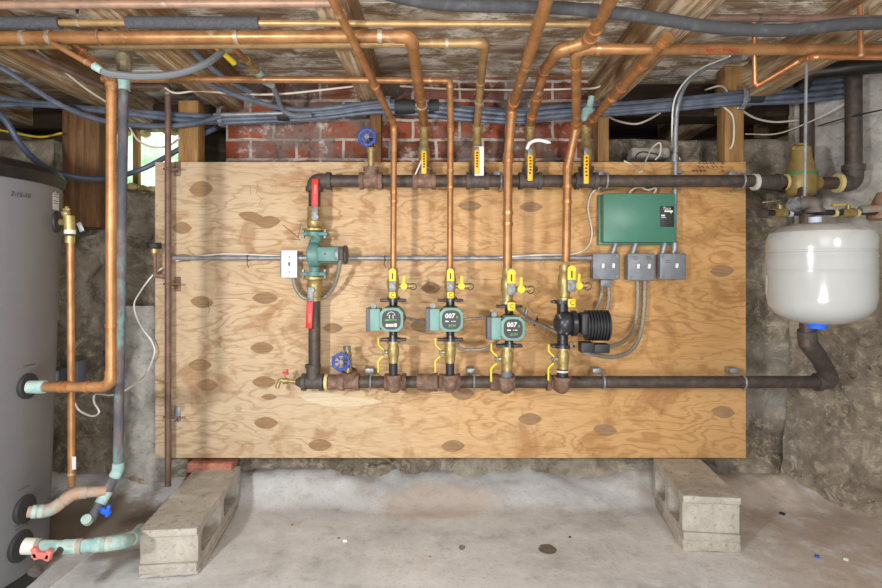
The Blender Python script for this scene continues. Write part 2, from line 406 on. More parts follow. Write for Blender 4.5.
# ------------------------------------------------------------------ the setting
def grid(x0, x1, y0, y1, nx, ny, f):
    b = B(); vs = [[b.bm.verts.new(f(x0 + (x1-x0)*i/nx, y0 + (y1-y0)*j/ny)) for i in range(nx+1)] for j in range(ny+1)]
    for j in range(ny):
        for i in range(nx): b.bm.faces.new((vs[j][i], vs[j][i+1], vs[j+1][i+1], vs[j+1][i]))
    return b
def fbm(v, o=5): return noise.fractal(V(v), 1.0, 2.0, o)
def sstep(a, b, x):
    t = max(0, min(1, (x - a) / (b - a))); return t*t*(3 - 2*t)
ZF = -.035
def floor_z(x, y):
    z = ZF + .006 * fbm((x*2.2, y*2.2, 0))
    w = sstep(-.06, .16, y + .05 * noise.noise(Vector((x*3, 0, 5))))
    z += w * (.075 + .04 * noise.noise(Vector((x*4, y*5, 1))) + .012 * fbm((x*14, y*14, 3)))
    return z
def place(o, co): pass
grid(-2.4, 2.6, -3.6, .3, 220, 170, lambda x, y: Vector((x, y, floor_z(x, y)))).thing('floor', 'concrete', kind='structure')
def rub(x, z, base=.2, amp=.045):
    c = Vector((x*4.2, 0, z*5.6)); d = noise.voronoi(c)[0]
    edge = min(1, (d[1] - d[0]) * 2.2)
    return base - amp * (edge - .5) - .03 * fbm((x*3, 9, z*3)) - .012 * fbm((x*14, 2, z*14))
ZW = 1.30
grid(-2.4, 1.66, 0, 1, 300, 110, lambda x, v: Vector((x, rub(x, v*ZW) + .06 * (v - .5) - .05*sstep(.12, 0, v), -.06 + v*(ZW+.06)))).thing('wall_back', 'rubble', kind='structure')
def ledge_top(x, v): return Vector((x, .17 + .7*v, ZW - .012 + .02 * fbm((x*5, v*5, 4))))
grid(-2.4, 1.9, 0, 1, 120, 20, ledge_top).thing('trim_1', 'rubble', kind='structure')
# parged pale concrete left of the board
B().box((0,0,0), (.01,.01,.01))
def parge(x, v):
    z = -.05 + v * .83; return Vector((x, .112 + .02*fbm((x*7, 1, z*7)) + .03*abs((x + 1.29) / .12)**2*.5 + .012*fbm((x*20, 2, z*20)), z))
grid(-1.42, -1.19, 0, 1, 26, 70, parge).thing('trim_2', 'mortar_w', kind='structure')
# brick wall above the board
X0, X1 = PX(226, .16), PX(604, .16)
B().box(((X0+X1)/2, .27, (1.26+1.80)/2), (X1-X0, .22, .54)).thing('wall_brick', 'brick', kind='structure')
# dark recesses left and right, behind
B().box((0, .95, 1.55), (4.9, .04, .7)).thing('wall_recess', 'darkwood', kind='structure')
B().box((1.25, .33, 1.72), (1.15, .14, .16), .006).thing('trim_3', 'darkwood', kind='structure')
def sbox(c, d, amp=.02, cuts=8):
    b = B().box(c, d, .01); bmesh.ops.subdivide_edges(b.bm, edges=b.bm.edges[:], cuts=cuts); return b.jitter(amp, 9)
sbox((-2.08, .40, 1.40), (.62, .3, .26)).thing('trim_7', 'rubble', kind='structure')
sbox((1.15, .44, 1.43), (1.0, .3, .22)).thing('trim_4', 'rubble', kind='structure')
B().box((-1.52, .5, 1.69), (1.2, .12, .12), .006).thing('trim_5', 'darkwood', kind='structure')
# right wall, turned towards the room
def rwall(u, z):
    x = 1.56 + .84*u; y = .2 - u
    d = .035*fbm((u*3, 3, z*3)) + .015*fbm((u*12, 1, z*12)) + .10*sstep(.5, 0, z)
    return Vector((x - .77*d, y - .64*d, z))
rw = grid(0, 1.25, -.06, 1.9, 90, 110, rwall).thing('wall_right', 'rubble', kind='structure')
def rpaint(u, z):
    p = rwall(u, z); e = .008; return Vector((p.x - .77*e, p.y - .64*e, p.z))
grid(.02, 1.2, 1.08, 1.88, 60, 50, rpaint).thing('trim_6', 'mortar_w', kind='structure')
B().box((-2.4, -1.1, .95), (.06, 4.2, 1.9)).thing('wall_left', 'rubble', kind='structure')
# ceiling: boards across the joists
ZS = 1.785
cb = B(); y = .9
while y > -3.6:
    w = random.choice((.13, .15, .18)); cb.box((.1, y - w/2, ZS + .012 + random.uniform(0, .003)), (5.0, w - .004, .024)); y -= w
cb.thing('ceiling', 'subfloor', kind='structure')
JZ = 1.642
for i, (x, w, h, m) in enumerate([(-2.05, .09, .14, 'wood_y'), (-1.46, .09, .14, 'wood_y'), (-.93, .12, .143, 'wood_y'), (-.30, .085, .14, 'wood_y'), (.70, .10, .14, 'wood_y'), (1.30, .09, .14, 'wood_y'), (1.86, .10, .14, 'wood_y')]):
    b = B().box((x, -1.2, JZ + h/2), (w, 4.4, h), .006)
    bmesh.ops.subdivide_edges(b.bm, edges=[e for e in b.bm.edges if e.calc_length() > 1], cuts=40)
    b.jitter(.005, 6).thing('trim_%d' % (i + 10), m, kind='structure')
# window in the left recess
wx0, wx1, wz0, wz1, WY = PX(112, .5), PX(186, .5), PZ(193, .5), PZ(132, .5), .5
win = root('window_1', None, None, ((wx0+wx1)/2, WY, wz0)); win['kind'] = 'structure'
for c, d in ((((wx0+wx1)/2, WY, wz0 - .015), (wx1-wx0+.06, .07, .03)), (((wx0+wx1)/2, WY, wz1 + .015), (wx1-wx0+.06, .07, .03)), ((wx0 - .015, WY, (wz0+wz1)/2), (.03, .07, wz1-wz0)), ((wx1 + .015, WY, (wz0+wz1)/2), (.03, .07, wz1-wz0))):
    B().box(c, d, .004).part('window_frame', 'wood_post_d', win)
B().box((PX(138, .5), WY - .01, (wz0+wz1)/2), (.028, .03, wz1-wz0), .003).part('mullion', 'wood_post', win)
B().box(((wx0+wx1)/2, WY + .01, (wz0+wz1)/2), (wx1-wx0, .006, wz1-wz0)).part('pane', 'pane', win)
sf = B()
for k in range(26):
    sf.sphere((random.uniform(-1.58, -1.29), .23 + random.uniform(-.03, .03), random.uniform(1.288, 1.31)), random.uniform(.012, .022), (1.4, 1, .8), 10)
for k in range(22): sf.sphere((random.uniform(wx0 - .05, wx1 + .08), .40, PZ(130.5, .40) + random.uniform(-.02, .012)), random.uniform(.012, .022), (1.4, 1, .8), 10)
for k in range(18): sf.sphere((PX(random.uniform(99, 107), .4), .40, random.uniform(1.3, 1.6)), random.uniform(.008, .018), (.8, 1, 1.6), 10)
sf.jitter(.006, 40).thing('spray_foam_seal', 'spray', 'dried yellowish spray foam sealing around the small basement window', 'foam', kind='stuff')
# timber posts
def post(px0, px1, py0, py1, Y, dep, mat, label, name='timber_post'):
    x0, x1, z0, z1 = PX(px0, Y), PX(px1, Y), PZ(py1, Y), PZ(py0, Y)
    return B().box(((x0+x1)/2, Y + dep/2, (z0+z1)/2), (x1-x0, dep, z1-z0), .003).thing(name, mat, label, 'post', 'timber posts')
def ptz(px0, px1, z0, z1, Y, dep, mat, label):
    x0, x1 = PX(px0, Y), PX(px1, Y)
    return B().box(((x0+x1)/2, Y + dep/2, (z0+z1)/2), (x1-x0, dep, z1-z0), .003).thing('timber_post', mat, label, 'post')
ptz(178, 198, .24, 1.642, .022, .07, 'wood_post', 'pale brown timber post rising behind the top left corner of the plywood board')
ptz(370, 381, .24, 1.642, .022, .06, 'wood_post_d', 'thin brown timber post in front of the brick wall behind the blue handwheel')
ptz(598, 609, .24, 1.642, .022, .07, 'wood_post', 'narrow timber post at the right end of the brick wall beside the dark recess')
ptz(725, 744, .24, 1.784, .022, .07, 'wood_post', 'light timber post behind the top right corner of the plywood board')
ptz(62, 99, 1.12, 1.64, .1, .07, 'wood_old', 'wide dark stained timber post left of the small window')

sbox(P(647, 155, .2), (.17, .09, .05), .008, 3).thing('stone_slab', 'stone', 'small pale grey slab lying on the ledge behind the board top above green box', 'stone')
# ------------------------------------------------------------------ plywood board
bx0, bx1, bz0, bz1 = PX(155, 0), PX(746, 0), PZ(458, 0), PZ(162, 0)
bd = root('plywood_board', 'large plywood panel with football shaped plugs carrying all the pumps and pipes', 'board', ((bx0+bx1)/2, 0, bz0))
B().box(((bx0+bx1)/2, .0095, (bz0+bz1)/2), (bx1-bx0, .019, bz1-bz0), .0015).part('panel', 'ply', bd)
for ip, (px, py, w, h, a) in enumerate([(201,189,12,8,.1),(182,228,10,6,0),(183,258,11,4,0),(202,302,12,6,-.1),(200,365,12,6,0),(207,385,11,6,0),(252,217,14,5,-.2),(268,222,13,6,.1),(265,298,13,6,0),(262,348,12,6,0),(264,382,12,6,0),(269,397,8,3,0),(266,423,12,6,0),(320,445,12,6,0),(453,446,12,6,.05),(530,419,12,6,0),(605,430,12,6,-.1),(723,412,12,6,-.1),(722,271,12,6,.05),(470,206,12,5,0),(531,207,12,5,0),(463,394,12,6,0),(427,386,12,7,0),(422,325,12,7,.1),(333,328,10,5,0),(431,288,10,6,0),(378,163,20,3,0)]):
    c = P(px, py, 0); n = 12; k = 1/242
    if py < 165: n = 0
    if n:
        pts = []
        for i in range(n): t = -1 + 2*i/n; pts.append((t*w, h*(1 - t*t)**.8))
        pts.append((w, 0)); pts += [(-x, -z) for x, z in pts[1:-1]]
        ca, sa = math.cos(a), math.sin(a)
        B().prism([(c.x + (x*ca - z*sa)*k, c.z + (x*sa + z*ca)*k) for x, z in pts], -.0005 - ip*.00002, .001).part('veneer_plug', 'plug', bd)
pl = [(300,396),(312,391),(330,393),(352,397),(372,398),(382,402),(370,405),(350,406),(330,407),(318,404),(306,401)]
B().prism([(PX(x, 0), PZ(y, 0)) for x, y in pl[::-1]], -.0004, .001).part('pale_veneer_patch', 'plug_l', bd)
def scrib(lines, name='pen_mark', r=.0011, mat='ink'):
    b = B()
    for ln in lines: b.tube([P(x, y, -.0005) for x, y in ln], r, 5)
    return b
scrib([[(283,225),(299,238)],[(301,223),(298,238)],[(292,239),(301,240)]]).part('pen_arrow', 'ink', bd)
hw = []
for row, (y0, xs) in enumerate([(163.5, (698, 702, 705, 709, 712, 721)), (167, (697, 701, 706, 711, 715, 720)), (171, (692, 695, 699, 703, 721))]):
    for x in xs: hw.append([(x, y0), (x+1.4, y0-1.3), (x+2, y0+1), (x+3.2, y0-.6)])
scrib(hw, r=.0015).part('handwritten_note', 'ink', bd)
scrib([[(250,186),(251,195)],[(258,184),(256,194),(262,199),(259,205)]], r=.0008, mat='plug').part('pencil_mark', 'plug', bd)
scrib([[(208,300),(209,308)],[(207,304),(210,309),(208,313)]], r=.0009).part('pen_scribble', 'ink', bd)

# ------------------------------------------------------------------ iron manifolds
YM = -.09; SM = S(YM); R15 = .0242
ZU, ZL = PZ(181, YM), PZ(382, YM)
def ring(b, c, ax, r, L, seg=18):
    c = V(c); d = V(ax).normalized(); b.cyl(c - d*L/2, c + d*L/2, r, seg=seg)
def tee(x, z, r=R15, w=.09, up=True, y=YM, branch=.055, dirv=None):
    b = B(); b.cyl((x - w/2, y, z), (x + w/2, y, z), r*1.18, seg=20)
    for e in (-1, 1): ring(b, (x + e*(w/2 - .008), y, z), (1,0,0), r*1.42, .016)
    if dirv:
        d = V(dirv).normalized(); o = Vector((x, y, z)); b.cyl(o, o + d*branch, r*1.1, seg=18); ring(b, o + d*(branch - .007), d, r*1.28, .014)
    return b
up = root('pipe_manifold', 'upper black iron header pipe running along the top of the plywood board', 'pipe', (PX(314, YM), YM, PZ(186, YM)))
B().cyl((PX(330, YM), YM, ZU), (PX(770, YM), YM, ZU), R15, seg=20).part('pipe_run', 'iron', up)
path, arcs = fillet([P(314.5, 194, YM), P(314.5, 181, YM), P(334, 181, YM)], .045)
eb = B().tube([P(314.5, 191, YM)] + path[1:-1] + [P(330, 181, YM)], R15*1.25, 20)
ring(eb, P(314.5, 189, YM), (0,0,1), R15*1.45, .018); ring(eb, P(329, 181, YM), (1,0,0), R15*1.45, .018)
eb.part('elbow', 'cast', up)
for px, m in ((371, 'rust'), (424.5, 'rust'), (477.5, 'cast'), (530, 'cast'), (586, 'cast')):
    tee(PX(px, YM), ZU, dirv=(0, 0, 1)).part('tee', m, up)
lo = root('pipe_manifold', 'lower rusty iron header pipe with elbows feeding the pumps along the plywood board', 'pipe', (PX(300, YM), YM, ZL))
B().cyl((PX(305, YM), YM, ZL), (PX(818, YM), YM, ZL), R15, seg=20).part('pipe_run', 'iron', lo)
tee(PX(313, YM), ZL, w=.085, dirv=(0, 0, 1), branch=.07).part('tee', 'cast', lo)
b = B(); b.cyl(P(296, 382, YM), P(304, 382, YM), .013, .03, seg=18); b.part('reducer', 'cast', lo)
b = B(); ring(b, P(326.5, 382, YM), (1,0,0), R15*1.3, .012); b.part('sealing_tape', 'tapey', lo)
b = B(); b.cyl(P(329, 382, YM), P(342, 382, YM), R15*1.22, seg=20); ring(b, P(340, 382, YM), (1,0,0), R15*1.35, .008); b.part('coupling', 'rust', lo)
tee(PX(350, YM), ZL, w=.075, dirv=(0, -.3, 1), branch=.05).part('tee', 'rust', lo)
b = B(); b.cyl(P(417, 382, YM), P(436, 382, YM), R15*1.36, seg=22); ring(b, P(436, 382, YM), (1,0,0), R15*1.55, .014); b.jitter(.0015, 60).part('coupling', 'rust', lo)
b = B(); b.cyl(P(490, 382, YM), P(499, 382, YM), R15*1.35, seg=20); b.part('coupling', 'rust', lo)
YR = -.19; SR = S(YR); U = 1/SR
RISE = [(393.3, 0), (450, 0), (506.5, 4), (562.5, 4)]
for i, (px, dy) in enumerate(RISE):
    x = PX(px, YR); zc = PZ(384, YR)
    tee(x, ZL, w=.085, dirv=(0, -1, 0), branch=.05).part('tee', 'rust', lo)
    path, _ = fillet([(x, YM - .03, ZL), (x, YR, ZL), (x, YR, PZ(375 + dy*.5, YR))], .05)
    k = 1 if i < 2 else 1.12
    e = B().tube(path, .0255*k, 20); ring(e, (x, YR, PZ(377 + dy*.5, YR)), (0,0,1), .0295*k, .016); ring(e, (x, YM-.05, ZL), (0,1,0), .031, .016)
    e.jitter(.001, 60).part('elbow', 'rust', lo)
# right hand end: 45-degree run up to the tank side
path, _ = fillet(PP((815, 381, YM), (829, 379, YM-.01), (808, 340, -.28), (807, 326, -.28)), .03)
e = B().tube(fillet(PP((817, 382, YM), (831, 380, YM-.005), (822, 363, -.14)), .04)[0], R15*1.3, 20); ring(e, P(818, 382, YM), (1,0,0), R15*1.5, .018); e.part('elbow', 'cast', lo)
B().tube(PP((824, 366, -.13), (815, 352, -.24)), R15*1.25, 20).part('coupling', 'cast', lo)
B().tube(fillet(PP((817, 355, -.22), (808, 344, -.29), (807, 330, -.30)), .03)[0], R15*1.3, 20).part('elbow', 'cast', lo)
B().tube(PP((807, 346, -.30), (807, 214, -.30)), R15, 20).part('riser', 'iron', lo)
# clamps
def clamp(px, py, label, z, strap='galv', side=1):
    x = PX(px, YM); t = root('pipe_clamp', label, 'clamp', (x, -.001, z), 'clamps holding the iron headers')
    b = B(); pts = [(x, YM + math.sin(a)*(R15+.004), z + math.cos(a)*(R15+.004)) for a in [PI*1.6 - k*PI*1.35/14 for k in range(15)]]
    pts = [(x, -.004, z + .03)] + [(x, YM + .0285*math.cos(a), z + .0285*math.sin(a)) for a in [PI*.35 + k*PI*1.3/14 for k in range(15)]] + [(x, -.004, z - .03)]
    b.tube(fillet(pts, .004, 3)[0], .0042, 8).part('u_bolt', 'galv', t)
    B().box((x - .012*side, -.025, z + .035), (.034, .05, .022), .002).part('bracket', 'galv', t)
for px, py, lab, z, sd in [(501, 181, 'galvanised clamp on the upper header between second and third drop pipe', ZU - .01, 1), (606, 181, 'galvanised clamp on the upper header above the green control box', ZU, 1), (742, 181, 'galvanised clamp at the right end of the upper header', ZU - .004, 1),
        (371, 382, 'galvanised clamp on the lower header left of the first pump', ZL, 1), (474, 382, 'galvanised clamp on the lower header right of the second pump', ZL, 1), (603, 382, 'galvanised clamp on the lower header right of the black pump', ZL, 1), (751, 382, 'white galvanised clamp where lower header leaves the board edge', ZL, 1)]:
    if px == 501: clamp(px, py, lab, ZU, side=1)
    else: clamp(min(px, 743), py, lab, ZU if py == 181 else ZL, side=sd)

# ------------------------------------------------------------------ pump stacks (local unit: one photo pixel at the riser depth)
def ring_wire(b, c, R, r): return b.torus(c, R, r, (0,1,0), 14)
def upper_valve(label, px, py, k=1.0, off=0, tz=4.4):
    t = root('ball_valve', label, 'valve', P(px, py, YR), 'flanged ball valves above the pumps'); b = B(U)
    b.lathe([(3.6,31),(4.6,31),(4.6,26),(4.2,25),(5.4,22),(6,18),(6,12),(5,9),(4.6,5),(4.6,3),(6.5,2.6),(6.5,0)]).part('valve_body', 'brass', t, True)
    B(U).cyl((4,0,13), (13,0,13), 2.4).cyl((13,0,13), (17,0,13), 2.9).cyl((17,0,13), (20,0,13), 2).part('drain_port', 'brass', t, True)
    h = B(U); x = off
    h.box((x,-9.5,22), (7.4,1.4,9.5), 1.2).cyl((x,-8.9,26.8), (x,-10.1,26.8), 3.6)
    h.part('handle', 'yellow', t, True); tg = B(U).box((x,-9.5,tz), (6.6,1.4,7.4 if tz < 3 else 6.6), 1.2).part('handle_tag', 'yellow', t, True)
    l = B(U); l.box((x,-9.9,13), (7,1.6,10), .6).cyl((x,-4,13), (x,-11.2,13), 2.6); hl = l.part('handle_plate', 'chrome', t, True)
    B(U).box((x,-10.3,22.8), (1.2,.2,6), 0).part('handle_print', 'ink', t, True); B(U).text('C', (x,-10.35,tz), 5.4).part('tag_letter', 'ink', tg, True)
    g = B(U); g.cyl((11,-2,13), (11,-6.6,13), 3.7, 3.4).box((11,-6,19), (3,1.6,9), .7, (0,.05,0)); g.part('drain_handle', 'yellow', t, True)
    w = B(U); ring_wire(w, (20,-1,12.4), 3.2, .5); w.part('cap_chain', 'iron', t, True)
    t.scale = (k, k, k); return t
def lower_valve(label, px, py, k=1.0):
    t = root('ball_valve', label, 'valve', P(px, py, YR), 'flanged ball valves below the pumps')
    B(U).lathe([(4.4,-25),(4.4,-22.5),(5.4,-22),(5.4,-17),(6.1,-15),(6.4,-10),(6.1,-6),(5,-4),(5,-2.5),(7,-2.3),(7,0)]).part('valve_body', 'brass', t, True)
    B(U).cyl((-4,0,-12), (-9,0,-12), 2.2).part('stem', 'brass', t, True)
    hd = B(U); prof = [(-15.6,3.4),(-15.6,-3),(-13,-6.2),(-10.3,-8.4),(-9.6,-12),(-10.6,-15.6),(-13.6,-18.2),(-15.8,-21),(-15.8,-33)]
    pts = [Vector((x, -2.5, z)) for x, z in prof]
    def strip(b, q, w, th):
        for i in range(len(q) - 1):
            a, c = q[i], q[i+1]; d = c - a; b.box((a + c)/2, (th, w, d.length + .7), .3, (0, math.atan2(d.x, d.z), 0))
    strip(hd, pts[0:4], 5, 1.6); hd.part('handle', 'yellow', t, True); hd = B(U); strip(hd, pts[5:], 5, 1.7); hd.part('handle', 'yellow', t, True)
    st = B(U); strip(st, pts[3:6], 4.6, 1.5); st.cyl((-12,0,-12), (-8,0,-12), 1.9); st.part('handle_plate', 'chrome', t, True)
    t.scale = (k, k, k); return t
def ecm_pump(label, px, py, face, hz=23.6):
    t = root('circulator_pump', label, 'pump', P(px, py, YR), 'teal circulator pumps')   # origin at the lower flange underside
    v = B(U).cyl((0,0,0), (0,0,42), 4.2).lathe([(3,8),(11,8),(12.5,3),(12.5,-1),(10,-4)], (0,0,hz + .5), (0,-1,0), 24)
    v.part('pump_body', 'blackcast', t, True)
    for z in (.2, 39.6): B(U).box((0,0,z + 1.3), (26,11,2.8), .9).cyl((0,0,z), (0,0,z + 3.4), 7).part('flange', 'blackcast', t, True)
    for z, y in ((1, -6), (41, -6), (37.4, -5.5), (4, -5.5)): B(U).cyl((0, y, z - 1.4), (0, y, z + 2.2), 1.5, seg=6).part('bolt', 'chrome', t, True)
    a, c = 11.4, 4.6; octo = [(-a+c,-a),(a-c,-a),(a,-a+c),(a,a-c),(a-c,a),(-a+c,a),(-a,a-c),(-a,-a+c)]
    hd = B(U).prism([(x + .5, z + hz) for x, z in octo], -28, -8, bev=1); hd.part('motor_head', 'tealp', t, True)
    fc = [(9*math.copysign(abs(math.cos(q))**.72, math.cos(q)) + .5, 9.2*math.copysign(abs(math.sin(q))**.72, math.sin(q)) + hz) for q in [2*PI*i/28 for i in range(28)]]
    lb = B(U).prism(fc, -28.6, -27.9).part('face_label', 'label', t, True)
    y = -28.8
    if face == 0:
        g = B(U); g.torus((.5,y,hz+4.0), 3.6, .35, (0,1,0), 16, PI, 2*PI); g.box((-1.2,y,hz+3.1), (.7,.3,3.6)); g.box((2.2,y,hz+3.1), (.7,.3,3.6)); g.part('print', 'tape', lb, True)
        B(U).box((-3.6,y,hz-0.1), (3.4,.3,1.1)).box((2,y,hz+0.1), (8,.3,.5)).part('print', 'greenlit', lb, True)
        B(U).box((-3.6,y,hz-5.1), (2.2,.3,2.8)).box((-1,y,hz-5.1), (2.2,.3,2.8)).box((1.6,y,hz-5.1), (2.2,.3,2.8)).box((4.6,y,hz-4.9), (2.4,.3,3.4)).part('print', 'tape', lb, True)
    else:
        B(U).text('007', (-.9,y,hz+3.7), 6.2, .1).box((-3.6,y,hz-1.3), (3.2,.3,1)).box((1,y,hz-1.3), (1,.3,.7)).box((3.4,y,hz-1.3), (2,.3,.7)).part('print', 'white', lb, True)
        B(U).text('e', (6.0,y,hz+2.9), 4.6).text('ECM', (1.0,y,hz-5.5), 3.4, .2).part('print', 'greenlit', lb, True)
    B(U).box((-16.6,-17,hz - .2), (12.5,18,21.5), 1.2).part('terminal_box', 'tealp', t, True)
    B(U).box((-21.8,-17,hz - .2), (4.6,18.6,22.2), .8).part('terminal_cover', 'dkgrey', t, True)
    B(U).cyl((-17,-17,hz + 10.5), (-17,-17,hz + 14), 2.4).lathe([(1.2,0),(2.6,0),(2.6,2),(1.2,2)], (-17,-20.5,hz + 13), (0,-1,0), 14).part('cable_clamp', 'chrome', t, True)
    return t
words = ['first', 'second', 'third']
ecm_pump('teal pump with dial graphic label, leftmost of the three teal electronic pumps', 393.3, 341, 0)
ecm_pump('teal pump marked 007 hanging between the other two teal electronic pumps', 450.3, 341, 1)
ecm_pump('teal pump marked 007 directly left of the black finned pump', 509, 347, 1, 21.2)
for i, (px, py, k, off, lab) in enumerate([(393.3, 299, 1, 0, 'brass ball valve with yellow handle on top of the leftmost teal pump'), (450.3, 299, 1, 0, 'brass ball valve with yellow handle on top of the middle teal pump'), (507.5, 304, 1.15, 2.2, 'larger brass ball valve with yellow handle above the pump left of the black pump'), (564.5, 300.5, 1.15, 4, 'larger brass ball valve with yellow handle on top of the black finned pump')]):
    upper_valve(lab, px, py, k, off, 4.4 if i < 2 else -1.6)
for i, (px, py, k, lab) in enumerate([(393.3, 341, .93, 'brass valve with bent yellow side lever under the leftmost teal pump'), (450, 341, .93, 'brass valve with bent yellow side lever under the middle teal pump'), (507, 346.5, 1.03, 'brass valve with bent yellow side lever under the pump left of the black pump'), (563, 347.5, .97, 'brass valve with bent yellow side lever under the black finned pump')]):
    lower_valve(lab, px, py, k)
for i, ((px, dy), (y0, y1), m) in enumerate(zip(RISE, ((363, 378), (363, 378), (371, 381), (369.5, 380)), ('black', 'black', 'hose', 'black'))):
    t = root('pipe_nipple', ['short black pipe nipple below the valve of the leftmost teal pump', 'short black pipe nipple below the valve of the middle teal pump', 'short grey pipe nipple below the valve left of the black pump', 'short taped pipe nipple below the valve of the black finned pump'][i], 'pipe', P(px, y1, YR), 'nipples between header elbows and valves')
    B().cyl(P(px, y0, YR), P(px, y1, YR), .0165 if i < 2 else .0215, seg=16).part('pipe_run', m, t)
    B().cyl(P(px, y1 - 1.5, YR), P(px, y1 - .2, YR), .018 if i < 2 else .0235, seg=16).part('sealing_tape', 'tape', t)
    if i == 3: B().cyl(P(px, y0 + 2.6, YR), P(px, y0 + .6, YR), .0232, seg=16).part('sealing_tape', 'tape', t)
# black finned pump
t = root('circulator_pump', 'black circulator pump with finned motor, rightmost pump on the board', 'pump', P(562.5, 347, YR))
b = B(U); b.cyl((0,0,2), (0,0,44), 5.6).sphere((2,-2,24), 12, (1,.95,1.05)).cyl((-5,-6,34), (3,-6,14), 4.4).cyl((-4,-7,14), (6,-7,30), 4)
b.lathe([(13,0),(13,4),(10,6)], (8,-4,24), (1,0,0), 24); b.part('pump_body', 'blackcast', t, True)
for z in (1.2, 45.2): B(U).cyl((0,0,z - 1.6), (0,0,z + 1.6), 10).box((0,0,z), (23,10,3), 1).part('flange', 'blackcast', t, True)
B(U).cyl((7,-6,0), (7,-6,6), 2.4, seg=6).part('bolt', 'rust', t, True)
B(U).box((20,-4,24), (9,22,22), 3).part('motor_adapter', 'black', t, True)
m_ = B(U); m_.cyl((22,-4,22), (44,-4,22), 12.5, seg=24); m_.part('motor_housing', 'black', t, True)
for k in range(8): B(U).lathe([(13,-.9),(15,-.75),(15.4,0),(15,.75),(13,.9)], (22.6 + k*2.95, -4, 22), (1,0,0), 28).part('cooling_fin', 'black', t, True)
B(U).box((21,-10,1.5), (13,14,10), 1).box((35,-10,.5), (15,14,9), 1.2).part('terminal_box', 'black', t, True)

# ------------------------------------------------------------------ left boiler stack at x=314
UM = 1/SM
def red_valve(label, px, py, flip, tilt, ox=-4):
    t = root('ball_valve', label, 'valve', P(px, py, YM), 'red handled ball valves on the left pipe')
    sg = -1 if flip else 1
    b = B(UM); b.lathe([(p, sg*q) for p, q in [(5.8,24),(7,24),(7,20.5),(6.2,20),(7.4,15),(7.8,9),(7.2,4),(6.4,3),(9,2.6),(12,2.2),(12,0)]], seg=8 if False else 24).part('valve_body', 'brass', t, True)
    p = B(UM); p.box((ox,-10.5,sg*17), (6.4,1.2,15), .5, (0, tilt, 0)).cyl((ox + 1.2,-5,sg*13), (ox + 1.2,-12,sg*13), 3, seg=6); p.part('handle_plate', 'chrome', t, True)
    h = B(UM); h.box((ox + sg*math.sin(tilt)*20,-11,sg*37), (6.6,2.2,27), .9, (0, tilt, 0)); hh = h.part('handle', 'red', t, True)
    B(UM).box((ox + sg*math.sin(tilt)*20 + .6,-12.2,sg*40), (2.4,.2,9), 0, (0, tilt, 0)).part('print', 'redpale', hh, True)
    return t
red_valve('brass ball valve with red handle pointing up, above the old teal pump', 314.5, 231, False, .02, 2.5)
red_valve('brass ball valve with red handle pointing down, below the old teal pump', 314.5, 277, True, .05, -1.5)
B().cyl(P(314.5, 206, YM), P(314.5, 188, YM), .0235, seg=18).thing('pipe_nipple', 'iron', 'short black iron nipple behind the upper red handle under the header elbow', 'pipe')
B().cyl(P(314.5, 371, YM), P(314.5, 301, YM), .0235, seg=18).thing('iron_pipe', 'iron', 'dark vertical iron pipe between lower red handle valve and the lower header', 'pipe')
t = root('circulator_pump', 'old cast teal pump with bolted flanges on the left iron pipe', 'pump', P(314.5, 276.5, YM))
b = B(UM); b.tube(spline([(0,0,1),(0,0,8),(-1,-3,16),(-1,-5,24),(0,-3,32),(2,0,38),(2,0,44)], 5), 5.2, 16)
b.lathe([(8,-4),(12,-2),(12.5,3),(11,7),(8,9)], (-1,-6,21.5), (1,0,0), 24); b.part('pump_body', 'teal', t, True)
for z in (2.4, 42.4): B(UM).box((1.5 if z > 20 else 0,0,z), (25,12,4), 1.4).cyl((0,0,z - 2), (0,0,z + 2), 8.5).part('flange', 'teal', t, True)
for z in (2.4, 42.4):
    for sx in (-10.5, 11): B(UM).cyl((sx,-3,z - 4.4), (sx,-3,z + 4.6), 1.7, seg=6).part('bolt', 'chrome', t, True)
B(UM).cyl((6,-6,21.5), (31,-6,21.5), 8.5, seg=24).part('motor_housing', 'teal', t, True)
B(UM).box((17,-15,21.8), (21,9,14), 1.4).part('terminal_box', 'teal', t, True)
B(UM).box((28.6,-14,22), (6,8,12), 1).cyl((30.5,-6,21.5),(33.5,-6,21.5), 9.3, seg=24).part('motor_cap', 'cast', t, True)
B(UM).box((25.8,-20,21.6), (3.6,1.6,10), .6).part('cable_clamp', 'chrome', t, True)
B(UM).box((14.5,-19.7,22), (1.6,.3,2.2)).part('print', 'label', t, True)

